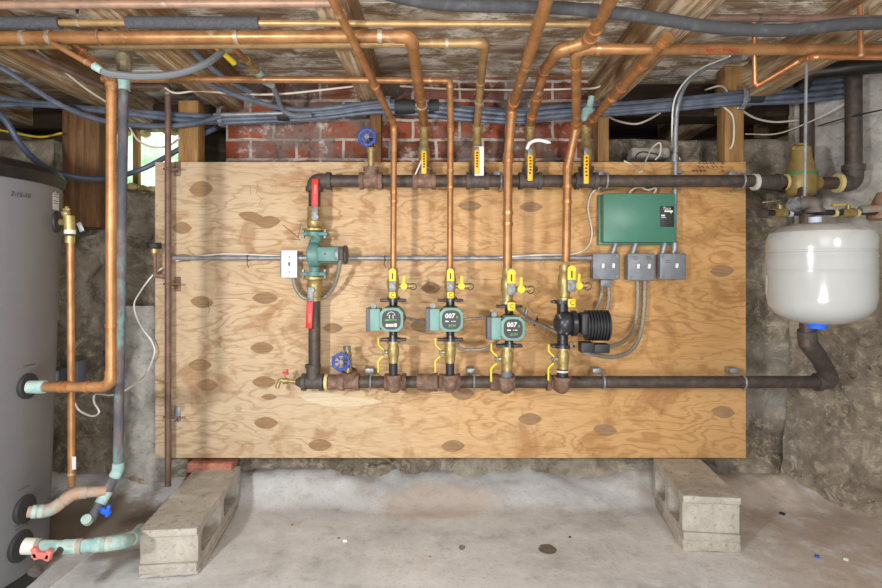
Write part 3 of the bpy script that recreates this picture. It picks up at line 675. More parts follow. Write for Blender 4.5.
# ------------------------------------------------------------------ supply valves over the header
def supply_valve(px, pytop, pyh0, pyh1, label, style):
    z0 = PZ(172, YM); t = root('ball_valve', label, 'valve', P(px, 170, YM), 'yellow handled valves above the upper header'); x = PX(px, YM)
    u = UM; zt = PZ(pytop, YM)
    H = (zt - PZ(170, YM)) / u
    B(u).lathe([(4.4,-2),(4.4,4),(5.2,4.6),(5.2,8),(4.6,9),(6,13),(6.2,17),(5.6,22),(4.4,24),(4.2,H-6),(5,H-5),(5,H)]).part('valve_body', 'brass', t, True)
    hz = lambda py: (PZ(py, YM - .05) - PZ(170, YM)) / u
    a, c = hz(pyh0), hz(pyh1); xo = (PX(px, YM-.05) - PX(px, YM)) / u
    B(u).cyl((xo,-4,17), (xo,-13,17), 2.4, seg=8).box((xo,-12.6,(17 + a)/2), (4.4,1.2,abs(17 - a) + 6), .5).part('handle_plate', 'chrome', t, True)
    h = B(u); h.box((xo,-13.4,(a+c)/2), (5.2,2,a - c), .9).part('handle', 'orange', t, True)
    pr = B(u)
    for k in range(6): pr.box((xo + random.uniform(-.3,.3), -14.5, a - 3 - k*(a-c-6)/6.5), (2, .2, 1.6))
    pr.part('handle_print', 'ink', t, True)
    if style == 1: B(u).box((xo + 2.2,-12.2,(a+c)/2 + 1), (9,.8,a - c + 5), .3).part('paper_tag', 'white', t, True)
    if style == 2: B(u).tube(spline([(xo-3,-12,18),(xo,-13,24),(xo+8,-14,26.5),(xo+20,-14,24)], 5), [1.7]*15 + [.8], 10).part('lever', 'white', t, True)
    if style == 0: B(u).tube(spline([(xo-9,-6,-6),(xo-6,-9,0),(xo-2,-12,8)], 4), .7, 6).part('tie_wire', 'white', t, True)
supply_valve(424, 124, 151, 174, 'brass valve with short yellow handle, leftmost of four over the upper header', 0)
supply_valve(477, 126, 150, 174, 'brass valve with yellow handle and white tag over the upper header', 1)
supply_valve(530, 124, 155, 181, 'brass valve with yellow handle and curved pale lever over the upper header', 2)
supply_valve(586, 126, 155, 184, 'brass valve with yellow handle below the green corroded fitting', 3)
B().lathe([(.02,0),(.024,.004),(.024,.05),(.014,.06),(.012,.1)], P(586, 122, YM), (.2, -.1, 1)).jitter(.003, 60).thing('pipe_adapter', 'verdi_l', 'green corroded adapter behind the fourth drop pipe above its valve', 'fitting')
def handwheel(name, label, c, up_c, r=.035, axis=(0,-1,0), group=None):
    t = root(name, label, 'valve', up_c, group); c = V(c)
    w = B(); w.torus(c, r*.86, r*.17, axis, 24); q = Vector((0,0,1)).rotation_difference(V(axis).normalized())
    for k in range(6):
        a = k*PI/3; w.cyl(c, c + q @ Vector((r*.86*math.cos(a), r*.86*math.sin(a), 0)), r*.1, seg=6)
        w.sphere(c + q @ Vector((r*math.cos(a + .5), r*math.sin(a + .5), 0)), r*.16, seg=8)
    w.part('handwheel', 'blue', t)
    B().cyl(c - V(axis)*.004, c + V(axis)*.008, r*.28, seg=10).part('hub', 'chrome', t)
    return t
t = handwheel('gate_valve', 'blue handwheel drain valve on brass stub over the first tee of the upper header', P(367, 137, -.14), P(371, 172, YM))
B().cyl(P(371, 172, YM), P(371, 150, YM), .013).cyl(P(371, 152, YM), P(371, 148, YM), .017).part('valve_body', 'brass', t)
B().tube(PP((371, 148, YM), (370, 138, YM)), .014, 12).tube(PP((370, 138, YM), (367.5, 137, -.135)), .008, 10).part('stem', 'iron', t)
t = handwheel('gate_valve', 'blue handwheel valve standing on the left end of the lower header', P(341, 362, -.16), P(348, 374, -.105))
B().cyl(P(348, 374, -.105), P(347.5, 352, -.105), .016).cyl(P(347.5, 352, -.105), P(347, 346, -.105), .012).part('valve_body', 'brass', t)
B().cyl(P(347, 350, -.105), P(347, 346, -.105), .015).tube(PP((347, 361, -.105), (341, 362, -.155)), .009).part('bonnet', 'chrome', t)
t = root('drain_cock', 'small brass drain cock with red lever at the left tip of the lower header', 'valve', P(284, 384, YM))
B().tube(spline(PP((297, 382, YM), (289, 381, YM), (281, 380, YM), (278, 385, YM-.01), (277.5, 388, YM-.01)), 5), .008, 12).cyl(P(288, 381, YM), P(283, 381, YM), .012).part('valve_body', 'brass', t)
B().cyl(P(285, 381, YM), P(285, 374, YM), .004).part('stem', 'brass', t)
B().box(P(285.5, 373, YM), (.024, .012, .008), .002, (0, .3, 0)).box(P(287, 371, YM), (.008, .01, .014), .002).part('lever', 'red', t)

# ------------------------------------------------------------------ copper drops to the pumps (returns)
R34, R114 = .0118, .0175
pipe('copper_pipe', 'copper pipe slanting from top of photo down to the leftmost teal pump', 'pipe', [far((330, -6, -.95), (394, 124, -.19)), (394, 124, -.19), (393.3, 270, -.19)], R34, 'copper', .04, [(0, .78), (1, .12), (1, .47), (1, .53)], jmat='copper_n')
pipe('copper_pipe', 'thin copper pipe along the joists then straight down to the middle teal pump', 'pipe', [(102, 79, -.3), (449, 80.5, -.3), (450, 86, -.3), (450.5, 128, -.19), (450, 270, -.19)], R34, 'copper', .02, [(0, .945), (3, .3), (3, .42)], jmat='copper_n')
pipe('copper_pipe', 'thick copper pipe sloping from the top middle down to the third teal pump', 'pipe', [far((549, -8, -.95), (512, 108, -.2)), (512, 108, -.2), (508, 158, -.19), (507.5, 268, -.19)], R114, 'copper', .03, [(0, .96), (2, .03), (2, .5), (2, .6)], jmat='copper_n')
pipe('copper_pipe', 'copper pipe with red writing crossing the right ceiling and dropping to the black pump', 'pipe', [(882+60, 50, -.63), (882, 50, -.63), (576, 49, -.63), (576.5, 126, -.24), (567.5, 168, -.19), (566, 262, -.19)], R114*.93, 'copper', .03, [(1, .93), (2, .2), (2, .95), (4, .2), (4, .36)], jmat='copper_n')
# supplies
pipe('copper_pipe', 'wide copper pipe across the left ceiling with elbow down to the leftmost header valve', 'pipe', [(-60, 38, -.71), (411, 36, -.71), (424.5, 125, YM)], .0178, 'copper', .035, [(0, .18), (0, .235), (0, .63), (0, .935), (1, .72)], emat='copper')
pipe('copper_pipe', 'golden copper pipe behind the wide one, bending down to the white tagged valve', 'pipe', [(-60, 45, -.62), (485, 43, -.62), (480.5, 84, -.3), (477, 127, YM)], .0140, 'copper_g', .03, [(0, .93), (2, .4)], jmat='solder')
pipe('copper_pipe', 'thick copper pipe from top right bending left then down to the curved lever valve', 'pipe', [far((614, -6, -.95), (588, 42, -.66)), (588, 42, -.66), (558, 51, -.62), (543, 72, -.42), (530, 125, YM)], .0178, 'copper', .03, [(0, .9), (3, .45), (3, .8)], jmat='copper_n')
pipe('copper_pipe', 'copper pipe sloping down leftward from the right joists to the fourth header valve', 'pipe', [(668, 37, -.70), (587, 125, YM)], .0165, 'copper', .02, [(0, .04), (0, .25), (0, .5), (0, .62), (0, .9)], jmat='copper_n')
pipe('steel_pipe', 'dull brown pipe behind the sagging insulated pipe at top right', 'pipe', [(660, 18, -.70), (940, 19, -.74)], .0105, 'steelpipe', joints=[(0, .36)], jmat='cast')
# ceiling runs
pipe('copper_pipe', 'dull grey copper pipe along the very top edge at left', 'pipe', [(-60, 5.5, -.86), (340, 3, -.86)], .0108, 'copper_d')
pipe('copper_pipe', 'copper pipe wrapped in grey foam pieces running behind the top left pipes', 'pipe', [(-60, 22.5, -.76), (600, 24, -.76)], .0092, 'copper_g', joints=[(0, .21)])
t = [o for o in COL.objects if o.get('label', '').startswith('copper pipe wrapped')][0]
for a, c in ((-60, 60), (127, 259)): B().cyl(P(a, 22.5, -.76), P(c, 23, -.76), .0165, seg=18).part('foam_sleeve', 'foam', t)
pipe('insulated_pipe', 'sagging dark insulated pipe crossing the ceiling from middle to right', 'pipe', [(380, -6, -.78)], .0, 'foamtube') if False else None
cable('insulated_pipe', 'sagging dark insulated pipe crossing the ceiling from top middle to right edge', 'pipe', [(378, -8, -.84), (440, 4, -.84), (560, 8, -.84), (640, 16, -.84), (720, 28, -.84), (790, 30, -.84), (850, 24, -.84), (930, 22, -.84)], .0165, 'foamtube', seg=14)
t = root('pipe_hanger', 'rusty strap hanger looped around the wide copper pipe at upper left', 'hanger', P(100, 40, -.71))
hp = P(100, 37, -.71)
B().box((hp.x, hp.y + .012, hp.z + .085), (.016, .003, .14), .001).part('strap', 'rust', t)
B().torus(hp, .0205, .003, (1,0,0), 24).part('loop', 'rust', t)
B().cyl(P(78, -4, -.8), P(77, 13, -.8), .004).thing('hanger_rod', 'black', 'thin black rod hanging over the foam sleeve at upper left', 'rod')
# new copper at right
pipe('copper_pipe', 'bright new copper line rising diagonally to the top right with a tee stub', 'pipe', [(754, 22, -.57), (755, 87, -.5), (801, 60, -.6), (815, 57, -.66), (940, 58, -.66)], .0075, 'copper_n', .012, [(0, .92), (1, .06), (1, .9), (2, .6), (3, .02)], jmat='copper_n')
pipe('copper_pipe', 'short bright copper riser crossing up to the joists at right edge', 'pipe', [(860, 6, -.69), (861, 58, -.69)], .0072, 'copper_n', joints=[(0, .96)])
b = B()
b.text('BACC WASH', P(722, 50.5, -.6475), .0165, .15, .0003); b.jitter(.0006, 90)
tt = [o for o in COL.objects if o.get('label', '').startswith('copper pipe with red writing')][0]
b.part('red_writing', 'redink', tt)
# diagonal pipes upper left
pipe('copper_pipe', 'upper of two short copper branches joining the tall pipe beside heater', 'pipe', [(70, 42, -.66), (108, 74, -.73)], .0105, 'copper', joints=[(0, .35), (0, .6), (0, .85)], jmat='copper_n')
pipe('copper_pipe', 'thinner copper branch ending in green joint beside the tall pipe', 'pipe', [(52, 43, -.74), (98, 69, -.78)], .0072, 'copper', joints=[(0, .75)], jmat='solder')
B().cyl(P(94, 66, -.78), P(102, 71, -.78), .011, .0095).jitter(.001, 80).thing('pipe_joint', 'verdi_l', 'green corroded joint where grey tube meets the thin copper branch', 'fitting')
pipe('steel_pipe', 'dull brown steel pipe slanting under the dark joist at far left', 'pipe', [(8, 44, -.5), (106, 88, -.2)], .0105, 'steelpipe', joints=[(0, .96)], jmat='cast')
# tall pipes left
pipe('copper_pipe', 'tall copper pipe beside grey heater turning left into its upper side port', 'pipe', [(108, 74, -.73), (111.5, 80, -.71), (111, 387, -.71), (32, 387, -.71)], .0142, 'copper', .035, [(1, .015), (1, .8), (2, .3), (2, .55), (2, .62), (2, .9)], jmat='copper_n', emat='copper')
t = [o for o in COL.objects if o.get('label', '').startswith('tall copper pipe beside')][0]
B().cyl(P(29, 387, -.71), P(45, 387, -.71), .0185).jitter(.0015, 60).part('union', 'verdi_l', t, label='pale green corroded union')
pipe('copper_pipe', 'tall green corroded copper pipe running from ceiling to the drain valve at floor', 'pipe', [(124, 54, -.6), (123.5, 90, -.6), (118, 470, -.6), (104, 497, -.62), (90, 521, -.66)], .0142, 'verdi', .04, [(2, .15)], jmat='verdi_l', emat='verdi_l')
t = [o for o in COL.objects if o.get('label', '').startswith('tall green')][0]
B().cyl(P(124, 55, -.6), P(124, 72, -.6), .021, seg=8).cyl(P(124, 57, -.6), P(124, 62, -.6), .023).jitter(.0012, 50).part('union', 'bronze', t)
B().cyl(P(123.5, 76, -.6), P(123.5, 90, -.6), .0185).jitter(.0015, 60).part('coupling', 'verdi_l', t)
B().cyl(P(88, 521, -.665), P(86, 519, -.68), .014).part('spout', 'verdi_l', t)
B().box(P(106, 512, -.66), (.03, .012, .016), .004, (0, .4, 0)).box(P(108, 511, -.665), (.01, .01, .036), .003, (0, .2, 0)).cyl(P(100, 508, -.64), P(105, 511, -.655), .006).part('drain_handle', 'bluecap', t, label='blue drain valve handle')
pipe('copper_pipe', 'wavy corroded copper pipe from lower heater port up to the green drain tee', 'pipe', [(28, 512, -.72), (50, 511, -.7), (74, 493, -.66), (106, 491, -.62)], .0155, 'verdi_c', .05, [(0, .3), (0, .6)], jmat='verdi_l', emat='verdi_c')
t = pipe('copper_pipe', 'thick green corroded pipe at floor level from heater towards the left block', 'pipe', [(24, 546, -.76), (70, 547, -.74), (118, 543, -.71), (133, 538, -.60), (140.5, 529, -.46)], .0175, 'verdi_l', .05, [(0, .3), (1, .2), (1, .7), (2, .6)], jmat='verdi_c', emat='verdi_l')
B().cyl(P(24, 546, -.76), P(36, 546.5, -.755), .0215).part('sleeve', 'tape', t)
B().tube(spline(PP((62, 547, -.745), (56, 556, -.79), (44, 563, -.82), (37, 571, -.85)), 6), [.009]*12 + [.012]*7, 12).cyl(P(36, 570, -.852), P(34, 573, -.86), .017).part('hose_spigot', 'cast', t)
B().box(P(42, 555, -.83), (.05, .016, .018), .004, (0, .1, 0)).box(P(36, 553, -.83), (.014, .016, .032), .003, (0, -.3, 0)).box(P(49, 555, -.83), (.014, .016, .028), .003, (0, .3, 0)).part('tap_handle', 'redpale', t, label='faded red tap handle')
t = pipe('steel_pipe', 'brown steel conduit pipe standing in front of the left edge of the plywood', 'pipe', [(132, 86, -.05), (168, 86, -.05), (168, 486, -.05)], .0122, 'steelpipe', .02, [(1, .02)], jmat='solder')
for py in (169, 284, 417):
    b = B(); b.torus(P(168, py, -.05), .0145, .004, (0,0,1), 18); b.cyl(P(172, py, -.055), P(180, py, -.055), .004, seg=8); b.part('pipe_ring', 'rust', t)
for py, lab in ((169, 'rusty standoff bracket at the top of the brown steel pipe'), (284, 'rusty standoff bracket halfway up the brown steel pipe'), (417, 'grey standoff bracket low on the brown steel pipe')):
    b = B(); c = P(178, py - (3 if py > 400 else 0), -.001); b.box((c.x, -.004, c.z), (.024, .007, .06), .002).cyl((c.x, -.004, c.z - .012), (c.x, -.05, c.z - .012), .006, seg=8).thing('standoff_bracket', 'galv' if py > 400 else 'rust', lab, 'bracket')
t = root('air_vent', 'black capped brass air vent on elbow left of the brown steel pipe', 'vent', P(154, 276, -.05))
B().tube(fillet(PP((167, 276, -.05), (155, 276, -.05), (154.5, 252, -.05)), .015)[0], .0095, 12).part('stub_pipe', 'rust', t)
B().lathe([(.012,0),(.017,.003),(.017,.02),(.013,.022)], P(154.5, 254, -.05)).part('nut', 'brass', t)
B().lathe([(.026,0),(.028,.003),(.028,.02),(.026,.023)], P(154, 248.5, -.05)).part('cap', 'rubber', t)
# ------------------------------------------------------------------ grey tank heater at left
HR, TH = .33, math.radians(2.3); HX, HY = -1.263 - .829*HR, -.44 - .56*HR
tx = math.tan(TH)
def hcen(z): return Vector((HX - .03 + (z - .55)*tx + .005, HY, z))
HT = root('water_heater', 'tall grey cylindrical indirect water heater at the left edge', 'water heater', (HX - .03 - .55*tx + .005, HY, -.018), rot=(0, TH, 0))
B().lathe([(HR-.03,.0),(HR-.005,.004),(HR-.002,.03),(HR,.05),(HR,1.236)], seg=64).part('jacket', 'heater', HT, True)
B().lathe([(HR-.02,-.008),(HR+.003,-.008),(HR+.004,.05),(HR-.01,.052)], seg=64).part('base_ring', 'heatertop', HT, True)
B().lathe([(HR-.01,1.228),(HR+.006,1.228),(HR+.008,1.262),(HR-.004,1.28),(HR-.03,1.288)], seg=64).part('top_cover', 'heatertop', HT, True)
cam = Vector((0, -D, ZC))
def hit(px, py):
    d = (P(px, py, 0) - cam).normalized(); t = .8
    while t < 4:
        p = cam + d*t; c = hcen(p.z)
        if (Vector((p.x, p.y)) - Vector((c.x, c.y))).length < HR: break
        t += .001
    n = Vector((p.x - c.x, p.y - c.y, 0)).normalized(); return p, n
for px, py, r in ((27, 386, .038), (24, 509, .042), (20, 546, .045)):
    p, n = hit(px, py); B().lathe([(r*.6,-.01),(r,-.004),(r,.006),(r*.9,.01),(r*.55,.012)], p, n, 28).part('port_grommet', 'rubber', HT)
B().lathe([(.02,-.01),(.034,-.006),(.034,.006),(.02,.01)], hit(56, 222)[0], hit(56, 222)[1], 24).part('port_grommet', 'rubber', HT)
def sticker(px, py, w, h, name, mat, lines=()):
    p, n = hit(px, py); t_ = Vector((-n.y, n.x, 0)); b = B()
    vs = []
    for i in range(7):
        u = (i/6 - .5)*w; q = p + t_*u; c = hcen(p.z); rr = Vector((q.x - c.x, q.y - c.y, 0)).normalized()
        q = Vector((c.x, c.y, p.z)) + rr*(HR + .0015); vs.append((q + Vector((0,0,-h/2)), q + Vector((0,0,h/2))))
    for i in range(6): b.bm.faces.new([b.bm.verts.new(x) for x in (vs[i][0], vs[i+1][0], vs[i+1][1], vs[i][1])])
    st = b.part(name, mat, HT)
    if lines:
        b = B()
        for dz in lines: b.tube([a.lerp(c, .5 + dz) + n*.0006 for a, c in vs[1:6]], .0009, 4)
        b.part('print', 'ink', st)
sticker(55.5, 199, .05, .07, 'rating_sticker', 'paper', (.3, .2, .1, -.1, -.2))
sticker(29, 365, .07, .02, 'port_sticker', 'heater', (0,)); sticker(23, 488, .07, .018, 'port_sticker', 'heater', (0,)); sticker(21, 525, .07, .024, 'port_sticker', 'heater', (.2, -.2))
p, n = hit(19, 195); b = B(); q = Matrix.Rotation(math.atan2(n.x, -n.y), 4, 'Z') @ Matrix.Rotation(PI/2, 4, 'X')
b.text('2-15-10', p + n*.006, .019, .2, .0002, q); b.part('handwritten_date', 'ink', HT)
t = root('relief_valve', 'brass relief valve with lever on the heater side above the thin copper pipe', 'valve', P(69, 236, -.55))
p0 = hit(57, 222)[0]
B().tube([p0, P(69, 222, -.55)], .011, 12).cyl(P(69, 216, -.55), P(70, 232, -.55), .016).lathe([(.01,0),(.013,.01),(.006,.02)], P(66, 216, -.55)).part('valve_body', 'brass', t)
B().box(P(67, 211, -.55), (.008, .01, .03), .002).box(P(66.5, 209.5, -.55), (.022, .008, .007), .002).part('test_lever', 'brass', t)
B().cyl(P(70, 234, -.55), P(70, 230, -.55), .0165).part('sealing_tape', 'tape', t)
B().box(P(80.5, 227, -.56), (.014, .004, .03), .001, (0, -.4, 0)).part('lever_tag', 'galv', t)
B().cyl(P(70, 236, -.55), P(70, 243, -.55), .0142).part('nut', 'brass', t)
pipe('copper_pipe', 'thin straight copper discharge pipe hanging beside the heater under relief valve', 'pipe', [(70.5, 243, -.55), (71.5, 486, -.55)], .0105, 'copper', joints=[(0, .95)])
B().box(P(74, 463, -.562), (.012, .002, .04)).thing('paper_tag', 'paper', 'small white tag stuck on the thin copper discharge pipe', 'tag')
t = root('junction_box', 'small grey electrical box behind the thin copper pipe beside heater', 'box', P(78, 382, .06))
B().box(P(78, 372, .08), (.035, .06, .1), .004).part('enclosure', 'greyvalv', t); B().box(P(58, 375, .03), (.06, .04, .06), .006).part('cover', 'dkgrey', t)
B().cyl(P(56, 381, .0), P(56, 371, .0), .012).part('connector', 'galv', t)

# ------------------------------------------------------------------ tubes, wires
cable('water_tube', 'blue grey tube sagging from upper left corner past the tall copper pipe', 'tube', [(-40, 52, -.3), (5, 70, -.25), (55, 102, -.15), (100, 120, -.05), (150, 126, -.03), (190, 124, -.02), (222, 116, -.03)], .0108, 'pex')
cable('water_tube', 'dark tube dropping over the heater and looping up to the timber post', 'tube', [(-12, 105, -.3), (5, 120, -.3), (25, 150, -.25), (55, 172, -.1), (100, 179, .0), (140, 170, 0.12), (178, 150, .13), (200, 136, .125), (216, 128, .11)], .0115, 'pexd')
B_ = [
 ('uppermost blue grey tube of the bundle along the left back', [(-50, 92, -.1), (40, 103, -.05), (110, 110, .0), (200, 116, .0), (226, 115, -.02)]),
 ('lower blue grey tube of the bundle along the left back', [(-50, 108, -.1), (40, 105, -.05), (110, 112, -.02), (205, 122, .0), (228, 119, -.01)])]
for lab, pts in B_: cable('water_tube', lab, 'tube', pts, .0105, 'pex', 'blue grey tubes along the back')
main = [(222, 117), (285, 114.5), (330, 112), (380, 106), (425, 108), (470, 113), (520, 116), (565, 112), (640, 107), (735, 98), (800, 92), (882, 83), (960, 74)]
labs = ['topmost blue grey tube of the long bundle across the brick wall', 'second blue grey tube in the long bundle across the brick wall', 'third blue grey tube in the long bundle across the brick wall', 'lowest blue grey tube of the long bundle across the brick wall']
for k, lab in enumerate(labs):
    pts = [(px, py - 4.5 + k*3.4 + (1.2*math.sin(px*.02 + k*1.7) if 300 < px < 700 else 0) - (2.2*(1.5-k) if px > 780 else 0), .0 - (.016 if k in (1, 2) else 0)) for px, py in main]
    if k == 0: pts[0:3] = [(200, 80, -.3), (245, 98, -.16), (300, 110, -.03)]
    cable('water_tube', lab, 'tube', pts, .0105, 'pex', 'blue grey tubes along the back')
cable('water_tube', 'thin grey steel conduit lying on the tube bundle at left of the brick', 'tube', [(214, 115, -.03), (250, 114, -.03), (283, 113, -.03)], .008, 'galv')
cable('water_tube', 'grey tube curving down from the green union into the bundle', 'tube', [(272, 84, -.2), (277, 96, -.14), (283, 110, -.07), (296, 116, -.05), (312, 115, -.05)], .0105, 'hose')
cable('water_tube', 'grey hose arching from yellow lever valve to the green joint at left', 'tube', [(222, 52, -.6), (205, 64, -.66), (175, 74, -.7), (140, 76.5, -.74), (112, 74, -.77), (102, 71, -.78)], .0105, 'hose')
cable('water_tube', 'blue tube passing behind the large pipes down to the bundle', 'tube', [(184, 40, -.5), (200, 58, -.4), (225, 78, -.28), (250, 92, -.18)], .010, 'pex')
t = root('ball_valve', 'small valve with yellow lever under the copper pipes at upper left', 'valve', P(262, 82, -.2))
B().tube(PP((229, 43, -.6), (246, 60, -.45)), .0095, 12).part('copper_stub', 'copper', t)
B().tube(PP((246, 60, -.45), (250, 65, -.40), (257, 71, -.33)), [.013, .017, .012], 12).part('valve_body', 'brass', t)
B().tube(PP((257, 71, -.33), (262, 77, -.27), (272, 85, -.2)), [.015, .022, .014], 10).jitter(.002, 60).part('union', 'verdi_l', t, label='green corroded union')
B().tube(PP((216, 46, -.60), (234, 63, -.52)), [.008, .0095], 10).part('lever', 'yellow', t); B().tube(PP((233, 62, -.52), (248, 67, -.42)), .006, 8).part('lever_arm', 'chrome', t)
# straps round the bundle
def strap(px, py, Y, label, mat='galv', r=.03):
    c = P(px, py, Y); b = B(); n = 14
    for w in (-.007, -.0035, 0, .0035, .007):
        b.tube([(c.x + w, c.y - r*math.cos(a)*.9, c.z + r*1.15*math.sin(a)) for a in [-PI*.55 + k*PI*1.1/n for k in range(n+1)]], .0025, 5)
    b.box((c.x, c.y + .012, c.z + r*1.25), (.02, .03, .004)).box((c.x, c.y + .012, c.z - r*1.25), (.02, .03, .004))
    return b.thing('cable_strap', mat, label, 'strap')
strap(221, 116, .0, 'bent galvanised strap holding the tubes left of the brick'); strap(388, 106, .0, 'grey strap holding the tube bundle near the middle post')
strap(742, 97, .0, 'galvanised strap holding the tube bundle on the light right post', r=.038)
for px, w, lab in ((405, 10, 'black tape wrapped around bundle behind the first header drop'), (284, 6, 'black tape wrapped around bundle under the grey curved tube'), (434, 5, 'black tape band on bundle right of the first header drop'), (755, 7, 'black tape wrapped around bundle right of the light post')):
    py = 107 if 390 < px < 440 else (114 if px < 300 else 96)
    B().lathe([(.016,-w/245),(.03,-w/245),(.031,0),(.03,w/245),(.016,w/245)], P(px, py, -.006), (1,0,0), 16).thing('tape_wrap', 'rubber', lab, 'tape')
cable('electric_cable', 'white cable strung along the joists from left post to the slanting copper pipe', 'cable', [(165, 88, -.1), (176, 93, -.1), (200, 91, -.1), (240, 94, -.1), (280, 94, -.1), (330, 89, -.1), (372, 84, -.08)], .0042, 'cream')
cable('electric_cable', 'white cable sagging along the brick top towards the narrow post', 'cable', [(400, 86, .03), (450, 89, .1), (520, 90, .12), (570, 89, .05), (595, 88, -.02), (604, 83, -.03)], .0042, 'cream')
cable('electric_cable', 'thin white cable crossing the dark joist at far left', 'cable', [(30, 45, -.4), (60, 68, -.3), (85, 88, -.2), (108, 103, -.1)], .004, 'cream')
cable('electric_cable', 'thin yellow cable lying along stone behind the heater top', 'cable', [(-30, 124, .05), (10, 132, .05), (40, 137, .05), (62, 133, .05)], .0045, 'yelcab')
cable('electric_cable', 'white cable hanging in front of the small window', 'cable', [(128, 125, .04), (138, 140, .04), (152, 147, .04), (168, 146, .04), (180, 138, .01)], .004, 'cream')
cable('electric_cable', 'thin white thermostat wire looping down the left side of the plywood', 'cable', [(162, 268, -.03), (152, 276, -.03), (140, 292, -.05), (134, 306, -.08), (140, 325, -.06), (152, 342, -.04), (154, 355, -.04), (145, 375, -.05), (127, 389, -.56), (112, 395, -.5), (96, 394, -.4), (94, 402, -.4), (99, 412, -.4), (92, 416, -.4), (80, 411, -.5), (74, 402, -.5)], .0032, 'white')
cable('electric_cable', 'white wire arching down from header to the conduit beside green box', 'cable', [(603, 186, -.02), (592, 193, -.015), (588, 208, -.01), (592, 232, -.01), (588, 246, -.01), (574, 254, -.01), (540, 255, -.035), (505, 257, -.038), (470, 260, -.02), (455, 258, -.02)], .003, 'white')
cable('electric_cable', 'thin white wire lying along the conduit at left of the board', 'cable', [(176, 261, -.012), (200, 256, -.03), (228, 254, -.03), (260, 255, -.03), (282, 256, -.03)], .0025, 'white')
cable('electric_cable', 'white zigzag wire end lying over the header near the black lettering', 'cable', [(624, 161, -.006), (632, 165, -.02), (641, 172, -.12), (646, 160, -.03), (652, 148, .04), (660, 143, .05), (660, 154, .05), (655, 160, .05)], .0035, 'cream')
cable('electric_cable', 'black wire loop lying behind the board top above the green box', 'cable', [(636, 164, .06), (636, 156, .06), (642, 152, .06), (655, 154, .06), (664, 160, .06)], .003, 'rubber')
cable('electric_cable', 'white wires bunched above the green control box', 'cable', [(628, 196, -.03), (632, 190, -.03), (640, 187, -.03), (648, 190, -.03), (656, 188, -.03), (654, 194, -.03)], .004, 'cream')
cable('electric_cable', 'white cable drooping in the dark recess behind the narrow post', 'cable', [(605, 115, .12), (618, 121, .2), (635, 124, .2), (648, 120, .15), (660, 113, .05)], .0045, 'cream')
cable('electric_cable', 'white cable looping down behind the light right post', 'cable', [(705, 90, .1), (720, 86, .05), (727, 92, .0), (722, 104, .01), (732, 115, .015), (734, 130, .0), (732, 146, .015), (722, 155, .06)], .004, 'cream')
cable('electric_cable', 'white cable drooping right of the light post to the hanging rod', 'cable', [(738, 108, .01), (755, 118, .1), (775, 122, .15), (800, 120, .15)], .0045, 'cream')
cable('electric_cable', 'thin grey cable drooping low in the right dark recess', 'cable', [(745, 134, .2), (775, 134, .2), (800, 126, .12), (830, 112, .0), (850, 100, -.05)], .003, 'cream')
cable('electric_cable', 'black cable sagging across the pale right wall', 'cable', [(818, 126, .05), (850, 117, -.1), (900, 106, -.3)], .003, 'rubber')
# ------------------------------------------------------------------ electrical gear
YE = -.03
EM = root('electrical_conduit', 'straight grey metal conduit running across the middle of the plywood', 'conduit', P(380, 258, YE))
B().cyl(P(172, 258, YE), P(593, 258, YE), .0092).part('conduit_run', 'galv', EM)
B().cyl(P(298, 258, YE), P(303, 258, YE), .013).cyl(P(304, 258, YE), P(307, 258, YE), .0125).part('coupling', 'galv', EM)
for px in (248, 385, 542): B().torus(P(px, 258, YE), .011, .002, (1,0,0), 14).tube(spline([P(px, 261, YE), P(px - 1, 264, YE), P(px + 1, 268, YE)], 4), .0015, 5).part('cable_tie', 'rubber' if px != 542 else 'galv', EM)
SW = root('switch_box', 'small white metal switch box left of the old teal pump', 'switch', P(289, 278, 0))
B().box(P(289.3, 264, -.027), (.062, .05, .106), .004).part('enclosure', 'galv', SW); B().box(P(289.3, 264, -.055), (.064, .004, .110), .0015).part('cover', 'switchw', SW)
B().box(P(289.3, 264, -.058), (.008, .004, .016), .001).part('toggle', 'dkgrey', SW)
for dy in (-7, 8): B().cyl(P(289.3, 264 + dy, -.056), P(289.3, 264 + dy, -.059), .003, seg=8).part('screw', 'dkgrey', SW)
cable('flexible_conduit', 'flexible metal conduit looping under the old teal pump from white switch box', 'conduit', [(293, 277, -.04), (296, 288, -.05), (303, 297, -.06), (315, 299, -.05), (328, 295, -.06), (336, 281, -.1), (340, 262, -.14), (340, 252, -.15)], .0085, 'flex', seg=10)
CB = root('zone_control', 'green metal zone control box with black label panel on the plywood', 'control box', P(636, 245, 0))
x0, x1 = PX(596.5, 0), .938; za, zb = PZ(195, -.02), PZ(245, -.02)
B().box(((x0+x1)/2, -.016, (za+zb)/2), (x1-x0, .032, za-zb), .003).part('back_box', 'green', CB)
B().box((x0 + .0035 + (x1-x0)/2, -.052, (za+zb)/2 + .004), (x1-x0-.007, .045, za-zb-.008), .006).part('cover', 'green', CB)
B().box((x0 + .003, -.022, (za+zb)/2 + .004), (.014, .008, .1), .002).part('slot', 'rust', CB)
xx = PX(667, -.0755); zz = PZ(216.5, -.0755)
lb = B().box((xx, -.075, zz), (.056, .002, .083), .0008).part('label_panel', 'black', CB)
B().text('Taco', (xx - .002, -.0765, zz + .032), .016, .25).box((xx + .006, -.0765, zz + .021), (.034, .0006, .006)).box((xx - .016, -.0765, zz + .004), (.014, .0006, .006)).box((xx - .014, -.0765, zz - .004), (.02, .0006, .002)).part('print', 'white', lb)
B().sphere((xx + .016, -.0765, zz + .016), .003, seg=8).part('indicator_lamp', 'led', lb)
b = B()
for k in range(3): b.cyl((xx + .012, -.076, zz + .004 - k*.012), (xx + .012, -.0768, zz + .004 - k*.012), .002, seg=8)
b.part('indicator_dots', 'dkgrey', lb)
